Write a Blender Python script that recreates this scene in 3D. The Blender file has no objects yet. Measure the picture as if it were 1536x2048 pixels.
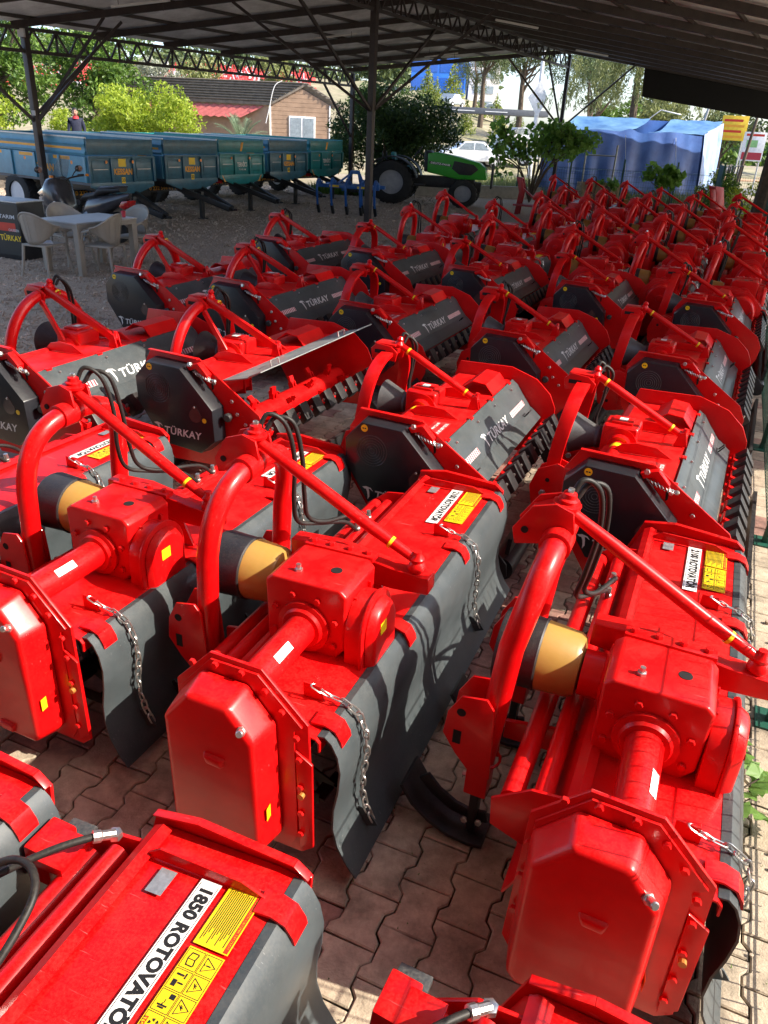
import bpy, bmesh, math, random
import numpy as np
from mathutils import Vector, Matrix, Euler
R = math.radians
random.seed(7); rng = np.random.default_rng(7)
scene = bpy.context.scene
col = scene.collection
# ------------------------------------------------------------------ camera
cd = bpy.data.cameras.new('camera'); cam = bpy.data.objects.new('camera', cd); col.objects.link(cam)
cd.sensor_fit = 'HORIZONTAL'; cd.sensor_width = 36; cd.lens = 36.05; cd.clip_start = .05; cd.clip_end = 2000
cam.matrix_world = Matrix.Translation((0, 0, 2.466)) @ Matrix.Rotation(R(63.37), 4, 'X') @ Matrix.Rotation(R(3.04), 4, 'Z')
scene.camera = cam
scene.render.resolution_x = 768; scene.render.resolution_y = 1024
# ------------------------------------------------------------------ light
SUN_AZ, SUN_EL = R(104), R(38)
world = bpy.data.worlds.new('World'); scene.world = world; world.use_nodes = True
wn = world.node_tree.nodes; wl = world.node_tree.links; wn.clear()
wo = wn.new('ShaderNodeOutputWorld'); bg = wn.new('ShaderNodeBackground'); sk = wn.new('ShaderNodeTexSky')
sk.sky_type = 'NISHITA'; sk.sun_disc = False; sk.sun_elevation = SUN_EL; sk.sun_rotation = SUN_AZ; sk.dust_density = 1.6; sk.ozone_density = .4; sk.air_density = .7
bg.inputs[1].default_value = .15
wl.new(sk.outputs[0], bg.inputs[0]); wl.new(bg.outputs[0], wo.inputs[0])
sd = bpy.data.lights.new('sun', 'SUN'); sun = bpy.data.objects.new('sun', sd); col.objects.link(sun)
sd.energy = 3.6; sd.angle = R(.45); sd.color = (1, .91, .77)
sun.location = (40, -10, 30)
sun.rotation_euler = Vector((math.sin(SUN_AZ)*math.cos(SUN_EL), math.cos(SUN_AZ)*math.cos(SUN_EL), math.sin(SUN_EL))).to_track_quat('Z', 'Y').to_euler()
scene.view_settings.view_transform = 'Standard'; scene.view_settings.look = 'None'
scene.view_settings.gamma = 1; scene.view_settings.use_curve_mapping = False
scene.view_settings.exposure = 1.5
scene.render.engine = 'CYCLES'
scene.cycles.max_bounces = 7; scene.cycles.diffuse_bounces = 4; scene.cycles.glossy_bounces = 3; scene.cycles.transparent_max_bounces = 8
# ------------------------------------------------------------------ materials
MATS = {}
def mat(name, c, rough=.5, metal=0, coat=0, var=.12, vscale=6, bump=0, bscale=60, dust=0, dustc=(.35, .3, .24), scr=0, spec=.5, hue=None):
    m = bpy.data.materials.new(name); m.use_nodes = True; nt = m.node_tree; N = nt.nodes; L = nt.links
    p = N['Principled BSDF']; p.inputs['Roughness'].default_value = rough; p.inputs['Metallic'].default_value = metal
    p.inputs['Coat Weight'].default_value = coat; p.inputs['Coat Roughness'].default_value = .08
    p.inputs['Specular IOR Level'].default_value = spec
    tc = N.new('ShaderNodeTexCoord')
    n1 = N.new('ShaderNodeTexNoise'); n1.inputs['Scale'].default_value = vscale; n1.inputs['Detail'].default_value = 5; n1.inputs['Roughness'].default_value = .65
    L.new(tc.outputs['Object'], n1.inputs['Vector'])
    mx = N.new('ShaderNodeMix'); mx.data_type = 'RGBA'
    mx.inputs[6].default_value = (*[x*(1-var) for x in c], 1)
    c2 = hue if hue else [min(1, x*(1+var)) for x in c]
    mx.inputs[7].default_value = (*c2, 1)
    rp = N.new('ShaderNodeMapRange'); rp.inputs[1].default_value = .35; rp.inputs[2].default_value = .65
    L.new(n1.outputs[0], rp.inputs[0]); L.new(rp.outputs[0], mx.inputs[0])
    out = mx.outputs[2]
    if scr:
        mp = N.new('ShaderNodeMapping'); mp.inputs['Scale'].default_value = (9, 160, 70); mp.inputs['Rotation'].default_value = (.5, .3, .6); L.new(tc.outputs['Object'], mp.inputs[0])
        ns = N.new('ShaderNodeTexNoise'); ns.inputs['Scale'].default_value = 1; ns.inputs['Detail'].default_value = 2; L.new(mp.outputs[0], ns.inputs['Vector'])
        nk = N.new('ShaderNodeTexNoise'); nk.inputs['Scale'].default_value = 4; L.new(tc.outputs['Object'], nk.inputs['Vector'])
        a1 = N.new('ShaderNodeMapRange'); a1.inputs[1].default_value = .68; a1.inputs[2].default_value = .76; a1.inputs[4].default_value = scr; L.new(ns.outputs[0], a1.inputs[0])
        a2 = N.new('ShaderNodeMapRange'); a2.inputs[1].default_value = .5; a2.inputs[2].default_value = .62; L.new(nk.outputs[0], a2.inputs[0])
        am = N.new('ShaderNodeMath'); am.operation = 'MULTIPLY'; L.new(a1.outputs[0], am.inputs[0]); L.new(a2.outputs[0], am.inputs[1])
        ms = N.new('ShaderNodeMix'); ms.data_type = 'RGBA'; ms.inputs[7].default_value = (*[min(1, x*.6+.3) for x in c], 1); L.new(am.outputs[0], ms.inputs[0]); L.new(out, ms.inputs[6]); out = ms.outputs[2]
    if dust:
        n2 = N.new('ShaderNodeTexNoise'); n2.inputs['Scale'].default_value = 9; n2.inputs['Detail'].default_value = 8; n2.inputs['Roughness'].default_value = .8
        L.new(tc.outputs['Object'], n2.inputs['Vector'])
        r2 = N.new('ShaderNodeMapRange'); r2.inputs[1].default_value = .42; r2.inputs[2].default_value = .8; r2.inputs[4].default_value = dust
        n4 = N.new('ShaderNodeTexNoise'); n4.inputs['Scale'].default_value = 130; n4.inputs['Detail'].default_value = 3; L.new(tc.outputs['Object'], n4.inputs['Vector'])
        ma_ = N.new('ShaderNodeMath'); ma_.operation = 'MULTIPLY_ADD'; ma_.inputs[1].default_value = .55; ma_.inputs[2].default_value = -.26; L.new(n4.outputs[0], ma_.inputs[0])
        ad_ = N.new('ShaderNodeMath'); ad_.operation = 'ADD'; L.new(n2.outputs[0], ad_.inputs[0]); L.new(ma_.outputs[0], ad_.inputs[1]); L.new(ad_.outputs[0], r2.inputs[0])
        g = N.new('ShaderNodeNewGeometry'); sp = N.new('ShaderNodeSeparateXYZ'); L.new(g.outputs['Normal'], sp.inputs[0])
        r3 = N.new('ShaderNodeMapRange'); r3.inputs[1].default_value = -.2; r3.inputs[2].default_value = 1; r3.inputs[3].default_value = .15
        L.new(sp.outputs[2], r3.inputs[0])
        mu = N.new('ShaderNodeMath'); mu.operation = 'MULTIPLY'; L.new(r2.outputs[0], mu.inputs[0]); L.new(r3.outputs[0], mu.inputs[1])
        m2 = N.new('ShaderNodeMix'); m2.data_type = 'RGBA'; m2.inputs[7].default_value = (*dustc, 1)
        L.new(mu.outputs[0], m2.inputs[0]); L.new(out, m2.inputs[6]); out = m2.outputs[2]
        ra = N.new('ShaderNodeMapRange'); ra.inputs[3].default_value = rough; ra.inputs[4].default_value = min(1, rough+.5)
        L.new(mu.outputs[0], ra.inputs[0]); L.new(ra.outputs[0], p.inputs['Roughness'])
    L.new(out, p.inputs['Base Color'])
    if bump:
        nb = N.new('ShaderNodeTexNoise'); nb.inputs['Scale'].default_value = bscale; nb.inputs['Detail'].default_value = 4
        L.new(tc.outputs['Object'], nb.inputs['Vector'])
        b = N.new('ShaderNodeBump'); b.inputs['Strength'].default_value = bump; b.inputs['Distance'].default_value = .01
        L.new(nb.outputs[0], b.inputs['Height']); L.new(b.outputs[0], p.inputs['Normal'])
    MATS[name] = m
    return m
RED = mat('red_paint', (.62, .0025, .004), .3, coat=.12, var=.14, vscale=3, bump=.07, bscale=6, dust=.2, dustc=(.5, .1, .075), spec=.28, scr=.25)
RED2 = mat('dull_red_paint', (.42, .008, .012), .4, coat=.1, var=.15, dust=.25)
GREY = mat('grey_paint', (.05, .061, .067), .38, coat=.1, var=.16, vscale=5, bump=.1, bscale=4, dust=.24, dustc=(.2, .19, .17), spec=.35, scr=.45)
DARK = mat('anthracite_paint', (.012, .013, .017), .32, coat=.1, var=.2, bump=.03, dust=.1, dustc=(.12, .11, .1), spec=.4)
EDGE = mat('anthracite_edge', (.03, .033, .036), .4, var=.15, dust=.3, dustc=(.3, .28, .24))
BLACK = mat('black_steel', (.012, .012, .014), .42, var=.3, bump=.05, dust=.2, dustc=(.16, .14, .12))
PLAST = mat('black_plastic', (.018, .017, .018), .5, var=.25, bump=.12, bscale=120, dust=.3, dustc=(.18, .16, .14))
GPLAST = mat('grey_rubber_cone', (.045, .046, .05), .5, var=.2, dust=.35, dustc=(.25, .24, .22))
TAN = mat('tan_plastic', (.38, .225, .05), .36, var=.06, bump=.03, dust=.1)
ZINC = mat('zinc_steel', (.55, .54, .52), .32, metal=.9, var=.2, vscale=25)
GALV = mat('galvanised_strip', (.3, .32, .31), .42, metal=.5, var=.2, vscale=12, dust=.3)
YEL = mat('yellow_sticker', (.85, .58, .01), .4, var=.03)
WHT = mat('white_sticker', (.8, .8, .78), .45, var=.03)
INK = mat('black_ink', (.012, .012, .012), .5, var=.1)
RINK = mat('red_ink', (.55, .03, .01), .5, var=.1)
HOSE = mat('rubber_hose', (.012, .011, .011), .5, var=.2, dust=.1, spec=.3)
HOLESHADE = mat('painted_hole_shade', (.004, .003, .003), .8, var=.1)  # near-black discs and plates, the shade inside holes painted on solid parts
SILV = mat('silver_plate', (.4, .41, .42), .4, metal=.6, var=.2, vscale=40)
LOGO = mat('pale_grey_print', (.62, .63, .64), .45, var=.03)
PINK = mat('hazard_white', (.75, .7, .7), .45, var=.04)
HRED = mat('hazard_red', (.4, .03, .05), .45, var=.06)
BRONZ = mat('hatch_window', (.07, .045, .04), .2, var=.2, coat=.5)
BRASS = mat('orange_brass', (.5, .22, .05), .4, metal=.4)
# ------------------------------------------------------------------ mesh builder
def frame_from(d):
    d = Vector(d).normalized(); a = Vector((0, 0, 1)) if abs(d.z) < .9 else Vector((1, 0, 0))
    x = a.cross(d).normalized(); return x, d.cross(x)
class MB:
    def __init__(s): s.v = []; s.f = []
    def add(s, vs, fs):
        o = len(s.v); s.v += [tuple(v) for v in vs]; s.f += [tuple(i+o for i in f) for f in fs]; return s
    def box(s, c, d, rot=None):
        c = Vector(c); h = [x/2 for x in d]
        vs = [Vector((sx*h[0], sy*h[1], sz*h[2])) for sx in (-1, 1) for sy in (-1, 1) for sz in (-1, 1)]
        if rot is not None: vs = [rot @ v for v in vs]
        return s.add([v+c for v in vs], [(0, 1, 3, 2), (4, 6, 7, 5), (0, 4, 5, 1), (2, 3, 7, 6), (0, 2, 6, 4), (1, 5, 7, 3)])
    def bar(s, a, b, w, h=None, up=(0, 0, 1)):
        a, b = Vector(a), Vector(b); d = b-a; L = d.length; d.normalize(); h = h or w
        u = Vector(up); x = u.cross(d)
        if x.length < 1e-3: x = Vector((1, 0, 0)).cross(d)
        x.normalize(); y = d.cross(x)
        return s.box((a+b)/2, (w, h, L), Matrix((x, y, d)).transposed())
    def prism(s, poly, axis, a, b, poly2=None):
        n = len(poly); q = poly2 or poly
        P = {'x': lambda p, t: (t, p[0], p[1]), 'y': lambda p, t: (p[0], t, p[1]), 'z': lambda p, t: (p[0], p[1], t)}[axis]
        return s.add([P(p, a) for p in poly]+[P(p, b) for p in q], [tuple(range(n)), tuple(range(2*n-1, n-1, -1))]+[(i, (i+1) % n, n+(i+1) % n, n+i) for i in range(n)])
    def tube(s, path, r, n=10, closed=False, sq=None):
        P = [Vector(p) for p in path]; m = len(P); rs = r if isinstance(r, (list, tuple)) else [r]*m
        T = [((P[(i+1) % m]-P[i-1]) if closed else (P[min(i+1, m-1)]-P[max(i-1, 0)])).normalized() for i in range(m)]
        x, y = frame_from(T[0]); vs = []
        for i in range(m):
            if i:
                x = (x-T[i]*x.dot(T[i])).normalized(); y = T[i].cross(x)
            for k in range(n):
                a = 2*math.pi*k/n + (math.pi/4 if n == 4 else 0)
                vs.append(P[i]+(x*math.cos(a)+y*math.sin(a))*rs[i])
        fs = []
        for i in range(m if closed else m-1):
            j = (i+1) % m
            fs += [(i*n+k, i*n+(k+1) % n, j*n+(k+1) % n, j*n+k) for k in range(n)]
        if not closed: fs += [tuple(range(n-1, -1, -1)), tuple((m-1)*n+k for k in range(n))]
        return s.add(vs, fs)
    def ribbon(s, path, side, w, t):
        """rectangular section swept along a path; side = constant width direction"""
        P = [Vector(p) for p in path]; m = len(P); sd_ = Vector(side).normalized(); vs = []
        for i in range(m):
            T = (P[min(i+1, m-1)]-P[max(i-1, 0)]).normalized(); nn = T.cross(sd_).normalized()
            vs += [P[i]+sd_*a*w/2+nn*b*t/2 for a, b in ((-1, -1), (1, -1), (1, 1), (-1, 1))]
        fs = [(i*4+k, i*4+(k+1) % 4, i*4+4+(k+1) % 4, i*4+4+k) for i in range(m-1) for k in range(4)]
        return s.add(vs, fs+[(3, 2, 1, 0), tuple((m-1)*4+k for k in range(4))])
    def lathe(s, prof, o, ax, n=20, cap=True):
        o = Vector(o); d = Vector(ax).normalized(); x, y = frame_from(d); vs = []; m = len(prof)
        for a, r in prof:
            for k in range(n):
                t = 2*math.pi*k/n; vs.append(o+d*a+(x*math.cos(t)+y*math.sin(t))*max(r, 1e-4))
        fs = [(i*n+k, i*n+(k+1) % n, (i+1)*n+(k+1) % n, (i+1)*n+k) for i in range(m-1) for k in range(n)]
        if cap: fs += [tuple(range(n-1, -1, -1)), tuple((m-1)*n+k for k in range(n))]
        return s.add(vs, fs)
    def cyl(s, a, b, r, n=14):
        a, b = Vector(a), Vector(b); return s.lathe([(0, r), ((b-a).length, r)], a, b-a, n)
    def sheet(s, prof, y0, y1, t, seg=1):
        m = len(prof); nr = []
        for i in range(m):
            a, b = prof[max(i-1, 0)], prof[min(i+1, m-1)]; d = Vector((b[0]-a[0], b[1]-a[1])).normalized(); nr.append((-d.y*t, d.x*t))
        vs = []
        for k in range(seg+1):
            y = y0+(y1-y0)*k/seg
            vs += [(p[0], y, p[1]) for p in prof]+[(p[0]+n[0], y, p[1]+n[1]) for p, n in zip(prof, nr)]
        fs = []
        for k in range(seg):
            o, q = k*2*m, (k+1)*2*m
            for i in range(m-1):
                fs += [(o+i, o+i+1, q+i+1, q+i), (o+m+i, q+m+i, q+m+i+1, o+m+i+1)]
            fs += [(o, q, q+m, o+m), (o+m-1, o+2*m-1, q+2*m-1, q+m-1)]
        for o in (0, seg*2*m):
            fs += [(o+i, o+i+1, o+m+i+1, o+m+i) for i in range(m-1)]
        return s.add(vs, fs)
    def sph(s, c, r, n=10, sc=(1, 1, 1)):
        vs = []; fs = []; m = n//2
        for i in range(m+1):
            p = math.pi*i/m
            for k in range(n):
                t = 2*math.pi*k/n; vs.append((c[0]+r*sc[0]*math.sin(p)*math.cos(t), c[1]+r*sc[1]*math.sin(p)*math.sin(t), c[2]+r*sc[2]*math.cos(p)))
        fs = [(i*n+k, (i+1)*n+k, (i+1)*n+(k+1) % n, i*n+(k+1) % n) for i in range(m) for k in range(n)]
        return s.add(vs, fs)
    def mesh(s, name, m, bevel=0, seg=2, smooth=35, ang=25):
        bm = bmesh.new(); vs = [bm.verts.new(v) for v in s.v]
        for f in s.f:
            try: bm.faces.new([vs[i] for i in f])
            except ValueError: pass
        bmesh.ops.remove_doubles(bm, verts=bm.verts, dist=1e-5)
        bmesh.ops.recalc_face_normals(bm, faces=bm.faces)
        if bevel:
            es = [e for e in bm.edges if len(e.link_faces) == 2 and e.calc_face_angle(0) > R(ang)]
            bmesh.ops.bevel(bm, geom=es, offset=bevel, segments=seg, profile=.6, affect='EDGES', clamp_overlap=True)
        me = bpy.data.meshes.new(name); bm.to_mesh(me); bm.free()
        if m: me.materials.append(m)
        if smooth:
            me.shade_smooth(); me.set_sharp_from_angle(angle=R(smooth))
        return me
    def build(s, name, m, parent=None, bevel=0, seg=2, smooth=35, ang=25, label=None):
        o = bpy.data.objects.new(name, s.mesh(name, m, bevel, seg, smooth, ang)); col.objects.link(o)
        if parent: o.parent = parent
        if label: o['label'] = label
        return o
def obj(name, me, parent=None, mtx=None):
    o = bpy.data.objects.new(name, me); col.objects.link(o)
    if parent: o.parent = parent
    if mtx is not None: o.matrix_basis = mtx
    return o
def tag(o, label=None, cat=None, group=None, kind=None):
    if label: o['label'] = label
    if cat: o['category'] = cat
    if group: o['group'] = group
    if kind: o['kind'] = kind
    return o
def thing(name, label, cat, loc=(0, 0, 0), rz=0, group=None):
    o = bpy.data.objects.new(name, None); col.objects.link(o); o.empty_display_size = .1
    o.location = loc; o.rotation_euler = (0, 0, rz); return tag(o, label, cat, group)
KIDS = {}
def copy_tree(o, parent=None, skip=()):
    c = o.copy(); col.objects.link(c); c.parent = parent
    if o.name not in KIDS: KIDS[o.name] = list(o.children)
    for ch in KIDS[o.name]:
        if ch.name.split('.')[0] not in skip: copy_tree(ch, c, skip)
    return c
TXT = {}
def text_mesh(s, bold=.012, shear=0, space=1.0):
    k = (s, bold, shear, space)
    if k not in TXT:
        cu = bpy.data.curves.new('t', 'FONT'); cu.body = s; cu.size = 1; cu.align_x = 'CENTER'; cu.align_y = 'CENTER'
        cu.offset = bold; cu.shear = shear; cu.space_character = space; cu.resolution_u = 3
        o = bpy.data.objects.new('t', cu); col.objects.link(o)
        dg = bpy.context.evaluated_depsgraph_get(); me = bpy.data.meshes.new_from_object(o.evaluated_get(dg))
        bpy.data.objects.remove(o); TXT[k] = me
    return TXT[k]
def text(name, s, m, parent, o, run, up, h, bold=.012, shear=0, width=None, space=1.0):
    """flat printed lettering: centre o, running along run, tops towards up, h = text size"""
    me = text_mesh(s, bold, shear, space).copy(); me.name = name
    run = Vector(run).normalized(); up = Vector(up).normalized(); nn = run.cross(up)
    sx = h
    if width:
        xs = [v.co.x for v in me.vertices]; sx = width/(max(xs)-min(xs))
    M = Matrix((run*sx, up*h, nn*h)).transposed().to_4x4(); M.translation = Vector(o)
    me.transform(M); me.materials.clear(); me.materials.append(m)
    return obj(name, me, parent)
def decal(name, m, parent, o, run, up, w, h, r=0):
    """thin printed rectangle"""
    o = Vector(o); run = Vector(run).normalized()*w/2; up = Vector(up).normalized()*h/2
    b = MB(); b.add([o-run-up, o+run-up, o+run+up, o-run+up], [(0, 1, 2, 3)]); return b.build(name, m, parent, smooth=0)
def flat(polys, o, run, up):
    """several printed polygons (2d) as one mesh builder"""
    b = MB(); o = Vector(o); run = Vector(run).normalized(); up = Vector(up).normalized()
    for p in polys: b.add([o+run*x+up*y for x, y in p], [tuple(range(len(p)))])
    return b
def rect(x, y, w, h): return [(x, y), (x+w, y), (x+w, y+h), (x, y+h)]
def dirs(az): return Vector((math.sin(R(az)), math.cos(R(az)), 0))
# ------------------------------------------------------------------ rotary tiller (local: +X rear, +Y along the rotor, +Z up)
LEN = 2.2
def bolt(b, o, d, r=.011, h=.012):
    return b.lathe([(0, r), (h*.8, r), (h, r*.85)], o, d, 6)
def superarch(y0, hy, z0, hz, n=2.5, k=18):
    out = []
    for i in range(k+1):
        t = math.pi*i/k; c, s_ = math.cos(t), math.sin(t)
        out.append((y0-hy*math.copysign(abs(c)**(2/n), c), z0+hz*abs(s_)**(2/n)))
    return out
LINK = None
def link_mesh():
    global LINK
    if LINK is None:
        p = []
        for i in range(16):
            t = 2*math.pi*i/16; p.append((.011*math.cos(t), 0, .0145*math.sin(t)+(.0095 if math.sin(t) > 0 else -.0095)))
        LINK = MB().tube(p, .0038, 6, closed=True).mesh('chain_link', ZINC)
    return LINK
def chain(parent, pts, detail=True):
    P = [Vector(p) for p in pts]; seg = [(P[i+1]-P[i]).length for i in range(len(P)-1)]; tot = sum(seg); n = int(tot/.037)
    ms = []
    for k in range(n+1):
        d = tot*k/n; i = 0
        while i < len(seg)-1 and d > seg[i]: d -= seg[i]; i += 1
        t = (P[i+1]-P[i]).normalized(); pos = P[i]+t*d; x, y = frame_from(t)
        if k % 2: x, y = y, -x
        a = R(20*math.sin(k*2.1)); x, y = x*math.cos(a)+y*math.sin(a), y*math.cos(a)-x*math.sin(a)
        M = Matrix((x, y, t)).transposed().to_4x4(); M.translation = pos; ms.append(M)
    if detail:
        me = link_mesh().copy(); me.transform(ms[0]); c = obj('chain', me, parent)
        for M in ms[1:]: obj('chain_link', link_mesh(), c, M)
        return c
    bm = bmesh.new()
    for M in ms:
        t = link_mesh().copy(); t.transform(M); bm.from_mesh(t); bpy.data.meshes.remove(t)
    me = bpy.data.meshes.new('chain'); bm.to_mesh(me); bm.free(); me.materials.append(ZINC); me.shade_smooth()
    return obj('chain', me, parent)
FLANGE = [(-.03, .893), (.165, .887), (.334, .712), (.345, .16), (.30, .12), (-.14, .12), (-.185, .197), (-.175, .74)]
def inset(poly, d):
    n = len(poly); out = []
    ar = sum(poly[i][0]*poly[(i+1) % n][1]-poly[(i+1) % n][0]*poly[i][1] for i in range(n)); sg = 1 if ar > 0 else -1
    for i in range(n):
        p0, p1, p2 = Vector(poly[i-1]), Vector(poly[i]), Vector(poly[(i+1) % n])
        d1, d2 = (p1-p0).normalized(), (p2-p1).normalized(); n1, n2 = Vector((-d1.y, d1.x))*sg, Vector((-d2.y, d2.x))*sg
        m = (n1+n2); m /= max(.3, m.length_squared/2); out.append(tuple(p1+m*d))
    return out
def rotovator(label, detail=True, dome=False, name_text='2100 ROTOVATÖR', stand=True, short=False):
    t = thing('rotary_tiller', label, 'rotary tiller')
    # hood, ends
    deckp = [(-.215, .36), (-.15, .5), (-.105, .62), (-.075, .652), (.30, .66), (.352, .652), (.366, .636), (.366, .60)]
    d = MB().sheet(deckp, .016, LEN-.004, -.007).build('deck', RED, t, smooth=30)
    MB().sheet([(-.09, .656), (-.062, .672), (-.034, .663)], .03, LEN-.02, .005).build('deck_seam', RED, d)
    sp = MB().prism(FLANGE, 'y', 0, .013).build('side_plate', RED, t, bevel=.003)
    MB().prism([(.29, .60), (.352, .56), (.352, .2), (.30, .155)], 'y', -.012, -.001).build('doubler', RED, sp, bevel=.003)
    far = [(-.10, .685), (.05, .712), (.34, .69), (.395, .655), (.385, .56), (.35, .15), (-.14, .15), (-.2, .4)]
    fp = MB().prism(far, 'y', LEN, LEN+.012).build('end_plate', RED, t, bevel=.003)
    b = MB(); b.bar((-.10, LEN-.004, .689), (.05, LEN-.004, .716), .026, .006); b.bar((.05, LEN-.004, .716), (.35, LEN-.004, .694), .026, .006); b.bar((.35, LEN-.004, .694), (.392, LEN-.004, .658), .026, .006)
    b.build('rim', RED, fp, bevel=.002)
    # gear case on the near end
    if dome:
        cp = [(.085+.2*math.cos(R(a)), .60+.2*math.sin(R(a))*1.25) for a in range(0, 181, 15)]+[(-.105, .22), (-.07, .17), (.22, .17), (.265, .22)]
        g = MB().prism(cp, 'y', -.004, -.125, inset(cp, .02)).build('gear_case', RED, t, bevel=.022, seg=3, smooth=40)
        q = [(.085+.228*math.cos(R(a)), .60+.228*math.sin(R(a))*1.22) for a in range(0, 181, 15)]+[(-.14, .16), (.31, .16)]
        MB().prism(q, 'y', -.012, -.0005).build('gear_flange', RED, g, bevel=.003)
        MB().lathe([(0, .05), (.012, .045), (.016, .02)], (.085, -.124, .66), (0, -1, 0), 16).build('bearing_cap', RED, g)
    else:
        cp = [(-.05, .835), (.125, .83), (.228, .70), (.238, .215), (.2, .165), (-.12, .165), (-.163, .215), (-.16, .70)]
        g = MB().prism(cp, 'y', -.010, -.135, inset(cp, .022)).build('gear_case', RED, t, bevel=.024, seg=4, smooth=50)
        MB().prism(inset(FLANGE, .018)[:3]+[(.286, .68), (.29, .2), (.26, .145), (-.12, .145), (-.165, .21), (-.155, .725)], 'y', -.0105, -.0005).build('gear_flange', RED, g, bevel=.002)
        for z in (.575, .225):
            MB().prism([(.005, z+.03), (.105, z+.026), (.095, z-.03), (.02, z-.026)], 'y', -.12, -.149, [(.02, z+.016), (.09, z+.014), (.085, z-.016), (.03, z-.014)]).build('grip_boss', RED, g, bevel=.008, seg=3, smooth=50)
        b = MB(); b.lathe([(0, .017), (.012, .017), (.014, .013), (.024, .013)], (.165, -.128, .735), (.35, -.8, .5), 6); b.lathe([(0, .012), (.03, .012), (.034, .009)], (.172, -.143, .745), (.35, -.8, .5), 10)
        b.build('filler_plug', ZINC, g)
        decal('yellow_mark', YEL, g, (.2265, -.09, .37), (-.12, 1, 0), (0, 0, 1), .03, .055)
    if detail:
        fb = [(-.09, .845), (.0, .862), (.1, .86), (.185, .815), (.245, .75), (.297, .66), (.305, .57), (.308, .45), (.308, .33), (.305, .23), (-.165, .35), (-.165, .5), (-.16, .64)]
        for x, z in fb: bolt(MB(), (x, -.011, z), (0, -1, 0), .0125, .013).build('bolt', RED, sp, smooth=30)
        b = MB(); b.cyl((.315, -.002, .42), (.315, -.03, .42), .012, 10); b.build('orange_plug', BRASS, sp)
    # drive tube and gearbox
    tb = MB().cyl((.09, .012, .767), (.09, .415, .767), .06, 24).build('drive_tube', RED, t)
    MB().lathe([(0, .105), (.018, .105), (.022, .085), (.034, .078), (.036, .062)], (.09, .432, .767), (0, -1, 0), 24).build('tube_flange', RED, tb)
    if detail: decal('tube_sticker', WHT, tb, (.09+.0425, .2, .767+.0432), (0, -1, 0), (-.7, 0, .7), .1, .032)
    gp = [(-.07, .64), (.07, .565), (.16, .575), (.255, .70), (.262, .93), (.235, .955), (-.045, .955), (-.075, .93)]
    gb = MB().prism(gp, 'y', .43, .695).build('gearbox', RED, t, bevel=.012, seg=3)
    b = MB().box((.1, .722, .95), (.30, .054, .022)); b.build('bolt_strip', RED, gb, bevel=.003)
    for i in range(4): bolt(MB(), (-.02+.08*i, .722, .96), (0, 0, 1), .014, .016).build('bolt', RED, gb, smooth=30)
    if detail:
        for a in range(20, 380, 45): bolt(MB(), (.09+.135*math.cos(R(a)), .431, .767+.135*math.sin(R(a))), (0, -1, 0), .0135, .014).build('bolt', RED, gb, smooth=30)
    b = MB(); b.lathe([(0, .022), (.0022, .022)], (.16, .56, .9545), (0, 0, 1), 18); b.build('painted_breather_hole', HOLESHADE, gb)
    dp = lambda r, zb: [(.545+r*math.cos(R(a)), .77+r*math.sin(R(a))) for a in range(0, 181, 15)]+[(.545-r, zb), (.545+r, zb)]
    rr = MB().prism(dp(.132, .62), 'x', .262, .325).build('rear_case', RED, t, bevel=.006)
    MB().prism(dp(.144, .605), 'x', .325, .338).build('rear_flange', RED, rr, bevel=.004)
    MB().prism(dp(.122, .63), 'x', .338, .375, dp(.10, .65)).build('rear_cover', RED, rr, bevel=.012, seg=3)
    decal('yellow_mark', YEL, rr, (.376, .52, .79), (0, 1, 0), (0, 0, 1), .055, .05)
    if detail:
        for y in (.50, .565, .63): MB().box((.268, y, .80), (.016, .012, .2)).build('cast_rib', RED, gb, bevel=.003)
        for x in (.0, .09, .18): MB().prism([(x-.006, .575+abs(x-.1)*.3), (x+.006, .575+abs(x-.1)*.3), (x+.006, .65), (x-.006, .65)], 'y', .415, .43).build('cast_rib', RED, gb, bevel=.002)
        MB().lathe([(0, .016), (.012, .016), (.014, .01), (.03, .01)], (.03, .50, .953), (0, 0, 1), 6).build('oil_plug', ZINC, gb)
        for yb_ in (.515, 1.105): MB().tube([(-.415+.052*math.cos(i*.42), yb_+.052*math.sin(i*.42), .388+.004*math.sin(i*2.7)) for i in range(15)], .006, 5, closed=True).build('weld_bead', RED, t)
    nk = MB().lathe([(0, .125), (.02, .125), (.03, .085), (.1, .085)], (-.06, .70, .755), (-1, 0, 0), 20).build('input_neck', RED, t)
    g2 = MB().lathe([(-.135, .03), (-.137, .075), (-.145, .108), (-.165, .121), (-.29, .131), (-.292, .126), (-.2, .11)], (-.025, .725, .755), (1, 0, 0), 28, cap=False).build('shaft_guard', TAN, t)
    MB().lathe([(-.285, .125), (-.286, .134), (-.292, .138), (-.304, .134), (-.43, .14), (-.44, .136), (-.432, .132), (-.3, .125)], (-.025, .725, .755), (1, 0, 0), 28, cap=False).build('guard_sleeve', PLAST, g2)
    MB().cyl((-.42, .725, .755), (-.13, .725, .755), .02, 12).build('input_shaft', ZINC, g2)
    # top beam, strut and mast
    bp = [(-.16, .82), (-.16, .915), (.05, .925), (.30, .885), (.455, .875), (.455, .80), (.30, .79)]
    bmm = MB().prism(bp, 'y', .775, .855).build('top_beam', RED, t, bevel=.008, seg=3)
    MB().prism([(.02, .66), (.30, .665), (.24, .79), (.06, .79)], 'y', .80, .815).build('beam_web', RED, bmm, bevel=.003)
    b = MB(); b.lathe([(0, .03), (.015, .038), (.03, .036), (.045, .026), (.06, .03), (.075, .018), (.09, .016)], (.39, .815, .876), (0, 0, 1), 16); b.build('ball_joint', RED, bmm)
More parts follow.
